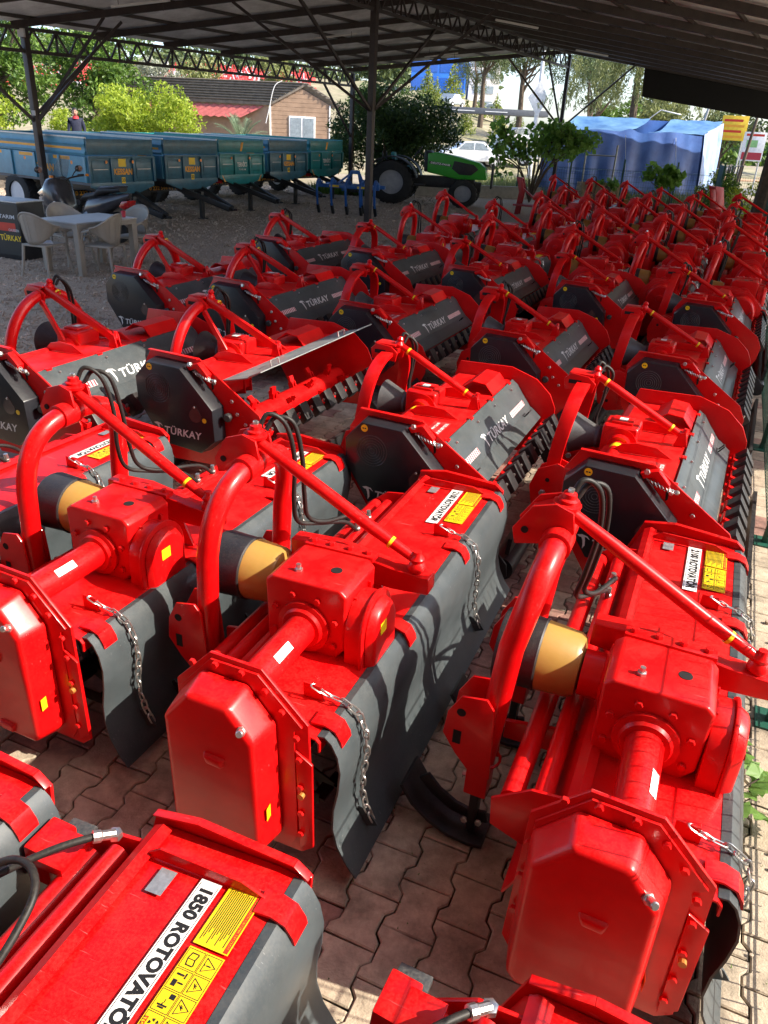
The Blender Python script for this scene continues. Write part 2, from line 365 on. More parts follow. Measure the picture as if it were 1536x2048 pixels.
    MB().tube([(-.333, .815, 1.31), (-.15, .815, 1.212), (.2, .815, 1.022), (.372, .815, .935)], [.02, .026, .026, .02], 14).build('strut', RED, t)
    if detail: MB().lathe([(0, .0263), (.013, .0263)], (.27, .815, .984), (.87, 0, -.475), 14, cap=False).build('strut_sticker', YEL, t)
    ar = superarch(.81, .30, .90, .315, 2.7, 22)
    path = [(-.43, .515, .33), (-.41, .51, .6)]+[(-.39+.055*(z-.9)/.315, y, z) for y, z in ar]+[(-.41, 1.11, .6), (-.43, 1.105, .33)]
    ms = MB().tube(path, .044, 20).build('mast', RED, t, smooth=60)
    MB().lathe([(0, .05), (.002, .055), (.1, .055), (.102, .05)], (-.336, .70, 1.211), (0, 1, .02), 20).build('mast_sleeve', RED, ms)
    cl = [(-.485, 1.16), (-.50, 1.22), (-.44, 1.318), (-.36, 1.345), (-.30, 1.325), (-.285, 1.25), (-.33, 1.2)]
    for y in (.762, .868): MB().prism(cl, 'y', y-.006, y+.006).build('top_link_plate', RED, ms, bevel=.004)
    MB().prism([(-.455, 1.285), (-.36, 1.335), (-.31, 1.325), (-.32, 1.31), (-.365, 1.32), (-.445, 1.275)], 'y', .769, .861).build('link_bridge', RED, ms, bevel=.003)
    b = MB(); b.lathe([(0, .048), (.012, .05), (.016, .032), (.028, .036), (.034, .026), (.05, .024), (.054, .014)], (-.335, .815, 1.322), (.1, 0, 1), 16); b.build('ball_joint', RED, ms)
    bolt(MB(), (-.33, .815, 1.376), (.1, 0, 1), .012, .014).build('bolt', ZINC, ms, smooth=30)
    b = MB(); b.cyl((-.455, .752, 1.225), (-.455, .7555, 1.225), .013, 14); b.build('painted_pin_hole', HOLESHADE, ms)
    # lower hitch
    hp = [(-.40, .66), (-.43, .70), (-.52, .685), (-.565, .60), (-.575, .50), (-.52, .42), (-.46, .355), (-.38, .35)]
    for k, y0 in enumerate((.515, 1.105)):
        h = MB()
        for y in (y0-.062, y0+.062): h.prism(hp, 'y', y-.006, y+.006)
        h = h.build('hitch_plate', RED, t, bevel=.004)
        y = y0-.07
        MB().cyl((-.515, y, .615), (-.515, y+.0015, .615), .017, 14).build('painted_pin_hole', HOLESHADE, h); MB().prism([(-.535, .47), (-.505, .47), (-.505, .53), (-.535, .53)], 'y', y, y+.0015).build('painted_pin_hole', HOLESHADE, h)
        rc = MB().box((-.43, y0, .305), (.085, .095, .16)).build('socket', RED, t, bevel=.006)
        MB().box((-.475, y0, .35), (.01, .06, .025)).build('painted_slot', HOLESHADE, rc)
        b = MB(); b.lathe([(0, .018), (.004, .018), (.005, .012), (.02, .012), (.022, .009)], (-.472, y0, .275), (-1, 0, 0), 6); b.build('bolt', ZINC, rc, smooth=30)
        if stand:
            st = MB().box((-.43, y0, .165), (.032, .07, .27)).build('stand_bar', BLACK, t, bevel=.003)
            sk_ = [(-.365, .03), (-.42, .018), (-.5, .025), (-.58, .06), (-.65, .115), (-.70, .19)]
            MB().sheet(sk_, y0-.085, y0+.085, .016).build('skid_shoe', BLACK, st, bevel=.003)
            MB().sheet([(-.37, .07), (-.44, .055), (-.52, .07), (-.6, .115), (-.66, .175)], y0-.008, y0+.008, -.05).build('skid_rib', BLACK, st, bevel=.003)
            for x in (-.40, -.455): bolt(MB(), (x, y0-.03, .075 if x < -.42 else .085), (0, -1, .1), .013, .012).build('bolt', ZINC, st, smooth=30)
        arm = [(-.38, .44), (-.38, .52), (-.12, .57), (-.04, .62), (.0, .55), (-.14, .45)]
        MB().prism(arm, 'y', y0+(.072 if k == 0 else -.09), y0+(.09 if k == 0 else -.072)).build('lower_arm', RED, t, bevel=.005)
    # front cross tubes
    for x, z, r_, y1 in ((-.26, .555, .036, 2.09 if short else 1.92), (-.165, .60, .032, 2.1 if short else 1.86)):
        MB().cyl((x, .2, z), (x, y1, z), r_, 18).build('cross_tube', RED, t)
    for y in (2.12 if short else 1.93, .18): MB().prism([(-.31, .44), (-.32, .55), (-.2, .64), (-.08, .655), (-.1, .5), (-.2, .4)], 'y', y, y+.012).build('tube_bracket', RED, t, bevel=.003)
    MB().prism([(-.06, .662), (.0, .705), (.25, .702), (.34, .664)], 'y', 2.085, 2.094).build('end_gusset', RED, d, bevel=.002)
    if short:
        bk = MB().box((-.38, 2.06, .55), (.085, .12, .13), Matrix.Rotation(R(5), 3, 'Y')).build('stand_socket', RED, t, bevel=.008); MB().box((-.375, 2.165, .53), (.09, .05, .02)).build('stand_bar', EDGE, bk, bevel=.003)
        MB().box((-.31, 2.04, .6), (.1, .12, .03)).build('socket_cap', RED, bk, bevel=.004)
        for hpts, e_ in (([(-.166, 2.1, .675), (-.2, 2.06, .69), (-.27, 1.97, .7), (-.357, 1.846, .69), (-.45, 1.7, .66)], 0), ([(-.42, 1.8, .66), (-.33, 1.875, .735), (-.24, 1.88, .76), (-.175, 1.83, .75), (-.16, 1.74, .71), (-.165, 1.62, .66)], -1)):
            hs = MB().tube(catmull(hpts), .0105, 10).build('hose', HOSE, t, smooth=60); q = Vector(hpts[e_]); q2 = Vector(hpts[1 if e_ == 0 else -2])
            MB().lathe([(0, .014), (.035, .014), (.04, .018), (.06, .018), (.062, .01)], q, q2-q, 10).build('hose_fitting', ZINC, hs); MB().lathe([(0, .02), (.018, .02), (.02, .014)], q-Vector((0, 0, .012)), (0, 0, 1), 6).build('banjo_bolt', ZINC, hs)
    # rear flap, hinges, chains
    fl = [(.352, .648), (.376, .652), (.398, .632), (.42, .585), (.43, .52), (.422, .43), (.405, .34), (.402, .25), (.42, .17), (.455, .10), (.495, .045)]
    fm = MB().sheet(fl, .03, LEN-.015, .007, 3).build('rear_flap', GREY, t, smooth=40)
    for y in (.10, .72, 1.45, 2.08): MB().sheet([(.31, .664), (.36, .668), (.395, .655), (.415, .62), (.418, .60)], y-.035, y+.035, .008).build('hinge_tab', RED, t)
    for y, yb in ((.19, .21), (1.54, 1.60)):
        an = MB(); an.box((.25, y, .69), (.07, .008, .06)); an.box((.285, y+.02, .675), (.012, .05, .03)); an.build('chain_anchor', RED, t, bevel=.002)
        chain(t, [(.27, y-.005, .71), (.31, y, .69), (.37, y+.005, .678), (.425, y+.008, .645), (.452, y+.012, .57), (.455, y+.016, .48), (.445, yb-.008, .38), (.44, yb, .28), (.455, yb+.004, .2), (.475, yb+.008, .155)], detail)
        MB().prism([(.41, .20), (.43, .155), (.46, .11), (.505, .13), (.48, .165)], 'y', yb, yb+.007).build('flap_lug', GREY, fm)
    # rotor
    ro = MB().cyl((.11, .02, .27), (.11, LEN-.01, .27), .045, 12).build('rotor', BLACK, t)
    b = MB(); k = 0
    for i in range(14):
        for s_ in (0, 1):
            a = k*.9+s_*math.pi; y = .12+i*.145; c, s2 = math.cos(a), math.sin(a)
            b.bar((.11+.04*c, y, .27+.04*s2), (.11+.2*c, y, .27+.2*s2), .05, .008, up=(0, 1, 0)); b.bar((.11+.195*c, y-.002, .27+.195*s2), (.11+.2*c, y+.07, .27+.2*s2), .05, .008)
            k += 1
    tag(b.build('rotor_blades', BLACK, ro), kind='stuff')
    # stickers
    zt = .6642
    if detail:
        nm = decal('name_sticker', WHT, d, (.165, 1.86, zt+.0012), (0, -1, 0), (1, .0, .02), .44, .062)
        text('name_print', name_text, INK, nm, (.165, 1.86, zt+.002), (0, -1, 0), (1, 0, .02), .05, bold=.05, width=.40)
        b = flat([rect(-.21, .0255, .42, .0016), rect(-.21, -.027, .42, .0016)], (.165, 1.86, zt+.0019), (0, -1, 0), (1, 0, .02)); b.build('name_rule', INK, nm, smooth=0)
        ys = decal('warning_sticker', YEL, d, (.265, 1.80, zt+.0026), (0, -1, 0), (1, 0, .02), .22, .098)
        y2 = decal('manual_sticker', YEL, d, (.265, 2.005, zt+.0026), (0, -1, 0), (1, 0, .02), .17, .098)
        o = (.265, 2.005, zt+.0034)
        flat([rect(-.082, .034, .164, .012)], o, (0, -1, 0), (1, 0, .02)).build('red_header', RINK, y2, smooth=0)
        pr = []
        for r_ in range(13): pr.append(rect(-.078+.002*(r_ % 3), .026-.0055*r_, .15-.012*((r_*7) % 4), .0024))
        flat(pr, o, (0, -1, 0), (1, 0, .02)).build('small_print', INK, y2, smooth=0)
        text('header_print', 'MAKİNENİN ÇALIŞMA TALİMATI', YEL, y2, (.265+.04, 2.005, zt+.0042), (0, -1, 0), (1, 0, .02), .008, width=.14)
        pr = []
        def frame(x, y, w, h, e=.0014): pr.extend([rect(x, y, w, e), rect(x, y+h-e, w, e), rect(x, y, e, h), rect(x+w-e, y, e, h)])
        o = (.265, 1.80, zt+.0034)
        def tri(cx, cy, s_):
            P = [Vector((cx+s_*math.cos(R(90+120*i)), cy+s_*math.sin(R(90+120*i)))) for i in range(3)]; c = Vector((cx, cy))
            for i in range(3):
                a, b_ = P[i], P[(i+1) % 3]; pr.append([tuple(a), tuple(b_), tuple(c+(b_-c)*.82), tuple(c+(a-c)*.82)])
        for i in range(4):
            x = -.106+.053*i
            frame(x, .002, .05, .044); frame(x, -.046, .05, .046); tri(x+.025, .02, .022)
            cx, cy = x+.025, .018
            if i == 0: pr.extend([rect(cx-.0016, cy-.002, .0032, .012), rect(cx-.0016, cy-.0075, .0032, .003)])
            else:
                for a in range(5): t0 = R(40*a+i*25); pr.append([(cx-.0012, cy-.001), (cx+.0012, cy+.001), (cx+.008*math.cos(t0), cy+.008*math.sin(t0)), (cx+.007*math.cos(t0+.3), cy+.007*math.sin(t0+.3))])
            cy = -.023
            if i == 0:
                pr.extend([[(cx-.017, cy-.01), (cx, cy-.014), (cx, cy-.011), (cx-.015, cy-.007)], [(cx, cy-.014), (cx+.017, cy-.01), (cx+.015, cy-.007), (cx, cy-.011)], [(cx-.017, cy-.01), (cx-.014, cy-.01), (cx-.014, cy+.01), (cx-.017, cy+.01)], [(cx+.014, cy-.01), (cx+.017, cy-.01), (cx+.017, cy+.01), (cx+.014, cy+.01)], rect(cx-.001, cy-.011, .002, .02), [(cx-.016, cy+.009), (cx, cy+.006), (cx, cy+.009), (cx-.014, cy+.012)], [(cx, cy+.006), (cx+.016, cy+.009), (cx+.014, cy+.012), (cx, cy+.009)]])
            elif i == 1: pr.extend([rect(cx-.015, cy-.014, .005, .02), rect(cx+.001, cy-.014, .016, .012), rect(cx+.004, cy, .004, .015), rect(cx-.02, cy+.008, .014, .004)])
            elif i == 2: pr.extend([rect(cx-.02, cy+.004, .012, .014), rect(cx-.005, cy-.001, .009, .002), rect(cx+.008, cy-.014, .004, .026), rect(cx+.013, cy-.01, .004, .016), rect(cx+.004, cy-.004, .006, .003)])
            else:
                for a in range(6):
                    t0 = R(60*a); pr.append([(cx+.006*math.cos(t0), cy+.006+.006*math.sin(t0)), (cx+.014*math.cos(t0), cy+.006+.014*math.sin(t0)), (cx+.014*math.cos(t0+.6), cy+.006+.014*math.sin(t0+.6)), (cx+.009*math.cos(t0+.6), cy+.006+.009*math.sin(t0+.6))])
        flat(pr, o, (0, -1, 0), (1, 0, .02)).build('pictograms', INK, ys, smooth=0)
        text('stop_print', 'STOP', RINK, ys, (.265-.039, 1.80-.08, zt+.0036), (0, -1, 0), (1, 0, .02), .012, bold=.03)
        decal('rating_plate', SILV, d, (.04, 2.03, zt+.0006), (0, -1, 0), (1, 0, .03), .075, .05)
    else:
        decal('name_sticker', WHT, d, (.165, 1.86, zt+.001), (0, -1, 0), (1, .0, .02), .44, .062)
        decal('warning_sticker', YEL, d, (.265, 1.9, zt+.0015), (0, -1, 0), (1, 0, .02), .4, .098)
        decal('rating_plate', SILV, gb, (.1, .54, .9562), (0, 1, 0), (-1, 0, 0), .06, .05)
    # hydraulic hoses
    for i, (dy, dx) in enumerate(((0, 0), (.03, .02))):
        h = [(-.33+dx, .83+dy, 1.34), (-.30+dx, .86+dy, 1.41-.02*i), (-.24+dx, .90+dy, 1.36), (-.22+dx, .93+dy, 1.2), (-.24+dx, .95+dy*2, 1.0), (-.26+dx, 1.02+dy*2, .86), (-.22+dx, 1.15+dy, .80), (-.17+dx, 1.32+.12*i, .74), (-.165, 1.46+.14*i, .625)]
        hs = MB().tube(catmull(h), .0105, 8).build('hose', HOSE, t, smooth=60)
        e = Vector(h[-1]); MB().lathe([(0, .012), (.03, .012), (.034, .016), (.05, .016), (.055, .009)], e+Vector((0, -.005, .055)), (0, .1, -1), 8).build('hose_fitting', ZINC, hs)
    return t
def catmull(pts, k=6):
    P = [Vector(p) for p in pts]; P = [P[0]*2-P[1]]+P+[P[-1]*2-P[-2]]; out = []
    for i in range(1, len(P)-2):
        for j in range(k):
            u = j/k; a, b, c, d = P[i-1], P[i], P[i+1], P[i+2]
            out.append(.5*((2*b)+(c-a)*u+(2*a-5*b+4*c-d)*u*u+(-a+3*b-3*c+d)*u**3))
    out.append(P[-2]); return out
# ------------------------------------------------------------------ flail mulcher (same local axes)
MLEN = 1.62
COVER = [(-.29, .79), (-.18, .912), (.09, .905), (.335, .66), (.345, .44), (.22, .33), (-.10, .35), (-.285, .62)]
def swoosh(s_):
    a = [(-.40, .42), (-.1, .5), (.25, .42), (.42, .2), (.36, .22), (.2, .34), (.08, .34), (.14, .1), (.16, -.25), (.02, -.5), (.02, -.2), (-.03, .1), (-.12, .3), (-.25, .3)]
    return [(x*s_, y*s_) for x, y in a]
def brand(parent, o, run, up, h, w):
    run = Vector(run).normalized(); up = Vector(up).normalized(); o = Vector(o)
    text('brand_print', 'TÜRKAY', LOGO, parent, o, run, up, h, bold=.022, shear=.12, width=w, space=1.08)
    P = swoosh(h*1.25)
    b = flat([[P[i] for i in (0, 1, 6, 13)], [P[i] for i in (1, 2, 5, 6)], [P[i] for i in (2, 3, 4, 5)], [P[i] for i in (13, 6, 7, 11, 12)], [P[i] for i in (7, 8, 10, 11)], [P[i] for i in (8, 9, 10)]], o-run*(w*.5+h*.62)+up*h*.05, run, up)
    b.build('brand_emblem', LOGO, parent, smooth=0)
def disc(name, m, parent, o, d, r, n=18, h=.0015):
    return MB().lathe([(0, r), (h, r)], o, d, n).build(name, m, parent)
def mulcher(label, pipe=False, opened=False, detail=True, dirty=False):
    t = thing('flail_mulcher', label, 'flail mulcher')
    sp = MB().prism([(-.23, .945), (.16, .938), (.33, .82), (.60, .64), (.655, .53), (.64, .40), (.56, .24), (-.1, .2), (-.3, .5), (-.305, .82)], 'y', 0, .012).build('side_plate', RED, t, bevel=.003)
    MB().bar((-.23, -.012, .949), (.16, -.012, .942), .03, .008).build('plate_rim', RED, sp, bevel=.002)
    fp = MB().prism([(-.15, .87), (.26, .885), (.46, .82), (.575, .72), (.625, .62), (.635, .46), (.56, .24), (-.1, .2), (-.27, .5)], 'y', MLEN, MLEN+.012).build('end_plate', RED, t, bevel=.003)
    if detail:
        for x, z in ((.27, .80), (.40, .70), (.44, .62), (.5, .56)): bolt(MB(), (x, -.001, z), (0, -1, 0), .013, .01).build('bolt', ZINC, sp, smooth=30)
        MB().prism([(.245, .80), (.258, .81), (.262, .76), (.25, .75)], 'y', -.004, -.001).build('painted_slot', HOLESHADE, sp)
    # belt cover
    cv = MB().prism(COVER, 'y', -.005, -.115, inset(COVER, .012)).build('belt_cover', DARK, t, bevel=.006, seg=2)
    y = -.1158
    b = MB()
    for k in range(1, 7):
        r_ = .016*k; b.tube([(-.10+r_*math.cos(2*math.pi*i/28), y, .735+r_*math.sin(2*math.pi*i/28)) for i in range(28)], .0022, 5, closed=True)
    b.build('vent_rings', EDGE, cv)
    td = [(.19+.05*math.cos(R(a))*(1 if math.sin(R(a)) < 0 else (1-.75*math.sin(R(a)))), .60+(.05*math.sin(R(a)) if math.sin(R(a)) < 0 else .075*math.sin(R(a)))) for a in range(0, 360, 18)]
    hc = MB().prism(td, 'y', y-.002, y+.002).build('hatch', BRONZ, cv); bolt(MB(), (.19, y-.002, .655), (0, -1, 0), .008, .008).build('bolt', ZINC, hc, smooth=30)
    disc('round_sticker', YEL, cv, (-.155, y+.001, .868), (0, -1, 0), .022); disc('round_sticker', YEL, cv, (.258, y+.001, .575), (0, -1, 0), .016)
    flat([rect(-.012, -.004, .01, .008), rect(.002, -.004, .010, .008)], (-.155, y-.0012, .868), (1, 0, 0), (0, 0, 1)).build('sticker_print', INK, cv, smooth=0)
    brand(cv, (.075, y+.0003, .455), (1, 0, .02), (-.02, 0, 1), .07, .30)
    kn = MB(); kn.lathe([(0, .012), (.02, .012), (.022, .026), (.05, .03), (.06, .02)], (.375, .0, .60), (.3, -1, 0), 8); kn.build('knob', PLAST, t)
    # belt tensioner
    br = MB(); br.prism([(.10, .90), (.19, .93), (.26, .86), (.25, .83), (.21, .86), (.17, .89), (.12, .87)], 'y', -.06, -.012); tn = br.build('tension_bracket', RED, t, bevel=.005)
    hel = [(.16+.12*u-.014*math.sin(u*38)*.5, -.045+.016*math.cos(u*38), .86-.03*u+.016*math.sin(u*38)) for u in np.linspace(0, 1, 60)]
    MB().tube(hel, .003, 5).build('spring', ZINC, tn); MB().cyl((.14, -.045, .866), (.30, -.045, .828), .006, 8).build('threaded_rod', ZINC, tn)
    b = MB(); b.sph((.30, -.045, .828), .014, 8); b.build('rod_nut', ZINC, tn)
    bolt(MB(), (.135, -.06, .915), (0, -1, .2), .016, .02).build('bolt', ZINC, tn, smooth=30)
    # deck
    d = MB().sheet([(-.29, .45), (-.27, .6), (-.20, .74), (-.15, .772), (.245, .785), (.265, .775)], .014, MLEN-.002, -.008).build('deck', RED, t, smooth=30)
    for yy in (.52, .98): MB().prism([(-.14, .776), (-.08, .83), (.0, .85), (.12, .845), (.22, .79)], 'y', yy, yy+.012).build('gusset', RED, d, bevel=.003)
    MB().sheet([(.02, .81), (.10, .87), (.2, .86), (.262, .79)], 1.15, 1.50, -.006).build('deck_step', RED, d)
    for yy in (.15, .6, 1.05, 1.5): MB().box((.275, yy, .79), (.03, .045, .014)).build('hinge_tab', RED, d, bevel=.003)
    if detail and not pipe:
        dk = decal('red_print_panel', RED2, d, (.14, .33, .7835), (0, -1, 0), (1, 0, .03), .25, .11)
        text('phone_print', '0532 600 28 25', WHT, dk, (.175, .33, .7855), (0, -1, 0), (1, 0, .03), .03, bold=.02, width=.2)
        text('service_print', 'SERVİS ANA BAYİ', WHT, dk, (.12, .33, .784), (0, -1, 0), (1, 0, .03), .025, bold=.02, width=.2)
    # bonnet over the rotor
    bpf = [(0, 0), (.045, -.03), (.085, -.085), (.165, -.185), (.185, -.195), (.255, -.255)]
    if opened:
        a = R(66); bpf = [(x*math.cos(a)-z*math.sin(a), x*math.sin(a)+z*math.cos(a)) for x, z in bpf]
    prof = [(.272+x, .788+z) for x, z in bpf]
    bo = MB().sheet(prof, .02, MLEN-.01, .006, 1).build('bonnet', GREY if not opened else GALV, t, smooth=25)
    if opened:
        for yy in (.35, 1.3):
            e = Vector((prof[3][0], yy, prof[3][1])); MB().tube([e+Vector((0, -.05, 0)), e+Vector((-.01, -.05, .05)), e+Vector((-.01, .05, .05)), e+Vector((0, .05, 0))], .006, 8).build('handle', ZINC, bo)
    else:
        up = Vector((bpf[2][0]-bpf[3][0], 0, bpf[2][1]-bpf[3][1])).normalized(); nn = Vector((0, 1, 0)).cross(up); mid = Vector(((prof[2][0]+prof[3][0])/2, 0, (prof[2][1]+prof[3][1])/2))+nn*.0075
        brand(bo, mid+Vector((0, .86, 0)), (0, 1, 0), up, .088, .44)
        for yc in (.25, 1.35):
            ms_ = decal('hazard_strip', PINK, bo, mid+Vector((0, yc, 0))-nn*.0006, (0, 1, 0), up, .34, .042)
            flat([[(-.16+.028*i, -.02), (-.146+.028*i, -.02), (-.142+.028*i, .02), (-.156+.028*i, .02)] for i in range(12)], mid+Vector((0, yc, 0))+nn*.0003, (0, 1, 0), up).build('hazard_stripes', HRED, ms_, smooth=0)
        for yy in (.2, .62, 1.0, 1.42): bolt(MB(), (prof[1][0]+.004, yy, prof[1][1]+.006), (.6, 0, .8), .008, .012).build('bolt', ZINC, bo, smooth=30)
        for yy in (.16, 1.4): MB().tube([(prof[4][0], yy-.03, prof[4][1]+.005), (prof[4][0]+.03, yy-.03, prof[4][1]+.045), (prof[4][0]+.03, yy+.03, prof[4][1]+.045), (prof[4][0], yy+.03, prof[4][1]+.005)], .005, 6).build('handle', BLACK, bo)
    # rear tine bar with black deflector teeth
    tb = MB().box((.575, MLEN/2, .47), (.07, MLEN-.03, .06)).build('tine_bar', RED, t, bevel=.006)
    for i in range(9):
        yy = .12+i*.172
        MB().box((.60, yy, .515), (.09, .12, .035), Matrix.Rotation(R(18), 3, 'Y')).build('tooth_block', RED, tb, bevel=.004)
        MB().prism([(.57, .54), (.635, .60), (.70, .50), (.665, .455), (.60, .50)], 'y', yy-.02, yy+.075).build('deflector_tooth', BLACK, tb, bevel=.003)
        bolt(MB(), (.645, yy-.045, .53), (.3, 0, 1), .009, .02).build('bolt', ZINC, tb, smooth=30)
    # rotor
    ro = MB().cyl((.30, .014, .44), (.30, MLEN-.002, .44), .085, 20).build('rotor', RED, t)
    for i in range(14 if opened else 0):
        yy = .1+i*.108; a = i*2.2
        for s_ in (0, math.pi):
            c, s2 = math.cos(a+s_), math.sin(a+s_)
            for e in (-.018, .018): MB().bar((.30+.08*c, yy+e, .44+.08*s2), (.30+.125*c, yy+e, .44+.125*s2), .04, .01, up=(0, 1, 0)).build('rotor_lug', RED, ro)
            MB().bar((.30+.11*c, yy, .44+.11*s2), (.30+.17*c, yy, .44+.17*s2), .022, .05, up=(0, 1, 0)).build('hammer', RED, ro)
    # rear roller
    rl = MB().cyl((.73, .03, .08), (.73, MLEN-.02, .08), .075, 20).build('roller', BLACK, t)
    for yy in (.0, MLEN+.012): MB().prism([(.52, .30), (.57, .36), (.77, .14), (.78, .06), (.70, .03)], 'y', yy-.016, yy-.002).build('roller_arm', BLACK, rl, bevel=.003)
    MB().prism([(.74, .18), (.765, .18), (.775, .29), (.75, .29)], 'y', .04, MLEN-.03).build('scraper', BLACK, rl)
    # gearbox, tube, cone
    gb = MB().box((-.13, .83, .74), (.22, .21, .25)).build('gearbox', RED, t, bevel=.025, seg=3)
    b = MB(); b.lathe([(0, .11), (.02, .11), (.024, .075), (.07, .07)], (-.12, .74, .745), (0, -1, 0), 20); b.build('gearbox_neck', RED, gb)
    MB().box((-.13, .83, .872), (.13, .13, .02)).build('gearbox_lid', RED, gb, bevel=.005)
    decal('sticker', WHT, gb, (-.13, .83, .883), (0, 1, 0), (-1, 0, 0), .06, .05)
    b = MB(); b.lathe([(0, .012), (.03, .012), (.034, .016), (.05, .014)], (-.08, .76, .80), (.2, -.3, 1), 8); b.build('breather', ZINC, gb)
    b = MB(); b.lathe([(0, .06), (.03, .075), (.05, .07), (.12, .10), (.2, .135), (.205, .13), (.12, .092), (.04, .05)], (-.235, .83, .735), (-1, 0, 0), 26, cap=False); b.build('shaft_cone', GPLAST if not pipe else PLAST, t)
    MB().cyl((-.4, .83, .735), (-.2, .83, .735), .018, 10).build('input_shaft', ZINC, t)
    tb2 = MB().cyl((-.12, .012, .745), (-.12, .68, .745), .045, 18).build('drive_tube', RED, t)
    b = MB(); b.lathe([(0, .0456), (.06, .0456)], (-.12, .58, .745), (0, 1, 0), 18, cap=False); b.build('tube_sticker', YEL, tb2)
    # headstock
    if pipe:
        ar = superarch(.83, .36, .66, .42, 2.0, 24)
        path = [(-.47, .47, .38)]+[(-.44+.04*(z-.66)/.42, y, z) for y, z in ar]+[(-.47, 1.19, .38)]
        ms = MB().tube(path, .04, 16).build('headstock', RED, t, smooth=60)
    else:
        ar = superarch(.83, .345, .70, .38, 2.6, 20)
        path = [(-.5, .485, .36), (-.47, .485, .5)]+[(-.455+.05*(z-.7)/.38, y, z) for y, z in ar]+[(-.47, 1.175, .5), (-.5, 1.175, .36)]
        ms = MB().ribbon(path, (1, 0, 0), .085, .028).build('headstock', RED, t, bevel=.004, smooth=40, ang=60)
    tp = [(-.52, 1.03), (-.53, 1.10), (-.49, 1.14), (-.38, 1.13), (-.33, 1.09), (-.345, 1.03)]
    for yy in (.765, .895): MB().prism(tp, 'y', yy-.006, yy+.006).build('top_link_plate', RED, ms, bevel=.005)
    MB().box((-.43, .83, 1.135), (.15, .12, .012)).build('top_bridge', RED, ms, bevel=.003)
    MB().prism([(-.5, 1.075), (-.42, 1.075), (-.42, 1.10), (-.5, 1.10)], 'y', .7575, .7585).build('painted_slot', HOLESHADE, ms)
    b = MB(); b.lathe([(0, .03), (.02, .034), (.04, .02), (.055, .024), (.07, .012)], (-.35, .83, 1.12), (.15, 0, 1), 14); b.build('ball_joint', RED, ms)
    if pipe:
        st = MB(); st.bar((-.36, .80, 1.12), (.24, .80, .85), .03, .055); st.bar((-.33, .72, 1.05), (-.12, .68, .80), .02, .045)
        st = st.build('strut', RED, t, bevel=.006)
    else:
        st = MB().tube([(-.35, .83, 1.135), (-.22, .825, 1.075), (.1, .815, .915), (.235, .81, .85)], [.02, .024, .024, .02], 14).build('strut', RED, t)
    for u in (.12, .86):
        p0 = Vector((-.35, .83, 1.135)).lerp(Vector((.235, .81, .85)), u); dd = Vector((.585, -.02, -.285)).normalized()
        MB().lathe([(0, .0252), (.014, .0252)], p0, dd, 14, cap=False).build('strut_sticker', YEL, st)
    b = MB(); b.prism([(.19, .78), (.215, .87), (.25, .88), (.27, .79)], 'y', .785, .795); b.prism([(.19, .78), (.215, .87), (.25, .88), (.27, .79)], 'y', .825, .835); b.lathe([(0, .02), (.02, .026), (.035, .018), (.06, .014)], (.235, .81, .84), (.2, 0, 1), 12)
    b.build('strut_bracket', RED, d, bevel=.002)
    hp = [(-.30, .62), (-.42, .66), (-.54, .60), (-.58, .48), (-.55, .34), (-.46, .28), (-.28, .32)]
    for y0 in (.47, 1.19):
        h = MB(); h.prism(hp, 'y', y0-.052, y0-.04); h.prism(hp, 'y', y0+.04, y0+.052); h = h.build('hitch_plate', RED, t, bevel=.004)
        bolt(MB(), (-.49, y0-.053, .45), (0, -1, 0), .022, .02).build('bolt', ZINC, h, smooth=30)
        for z in (.54, .37): MB().cyl((-.47, y0-.0535, z), (-.47, y0-.0525, z), .014, 12).build('painted_pin_hole', HOLESHADE, h)
    MB().box((-.34, .83, .40), (.08, .85, .09)).build('cross_beam', RED, t, bevel=.006)
    # hoses
    for i in range(2):
        h = [(-.36+.03*i, .87, 1.14), (-.34+.03*i, .90, 1.2-.02*i), (-.29+.03*i, .93, 1.12), (-.30, .96+.03*i, .95), (-.33, 1.0+.02*i, .78), (-.30+.02*i, 1.1, .66), (-.24, 1.2+.06*i, .62)]
        hs = MB().tube(catmull(h), .01, 7).build('hose', HOSE, t, smooth=60)
        MB().lathe([(0, .011), (.03, .011), (.035, .015), (.05, .013)], (-.24, 1.2+.06*i, .6), (0, 0, 1), 8).build('hose_fitting', ZINC, hs)
    return t
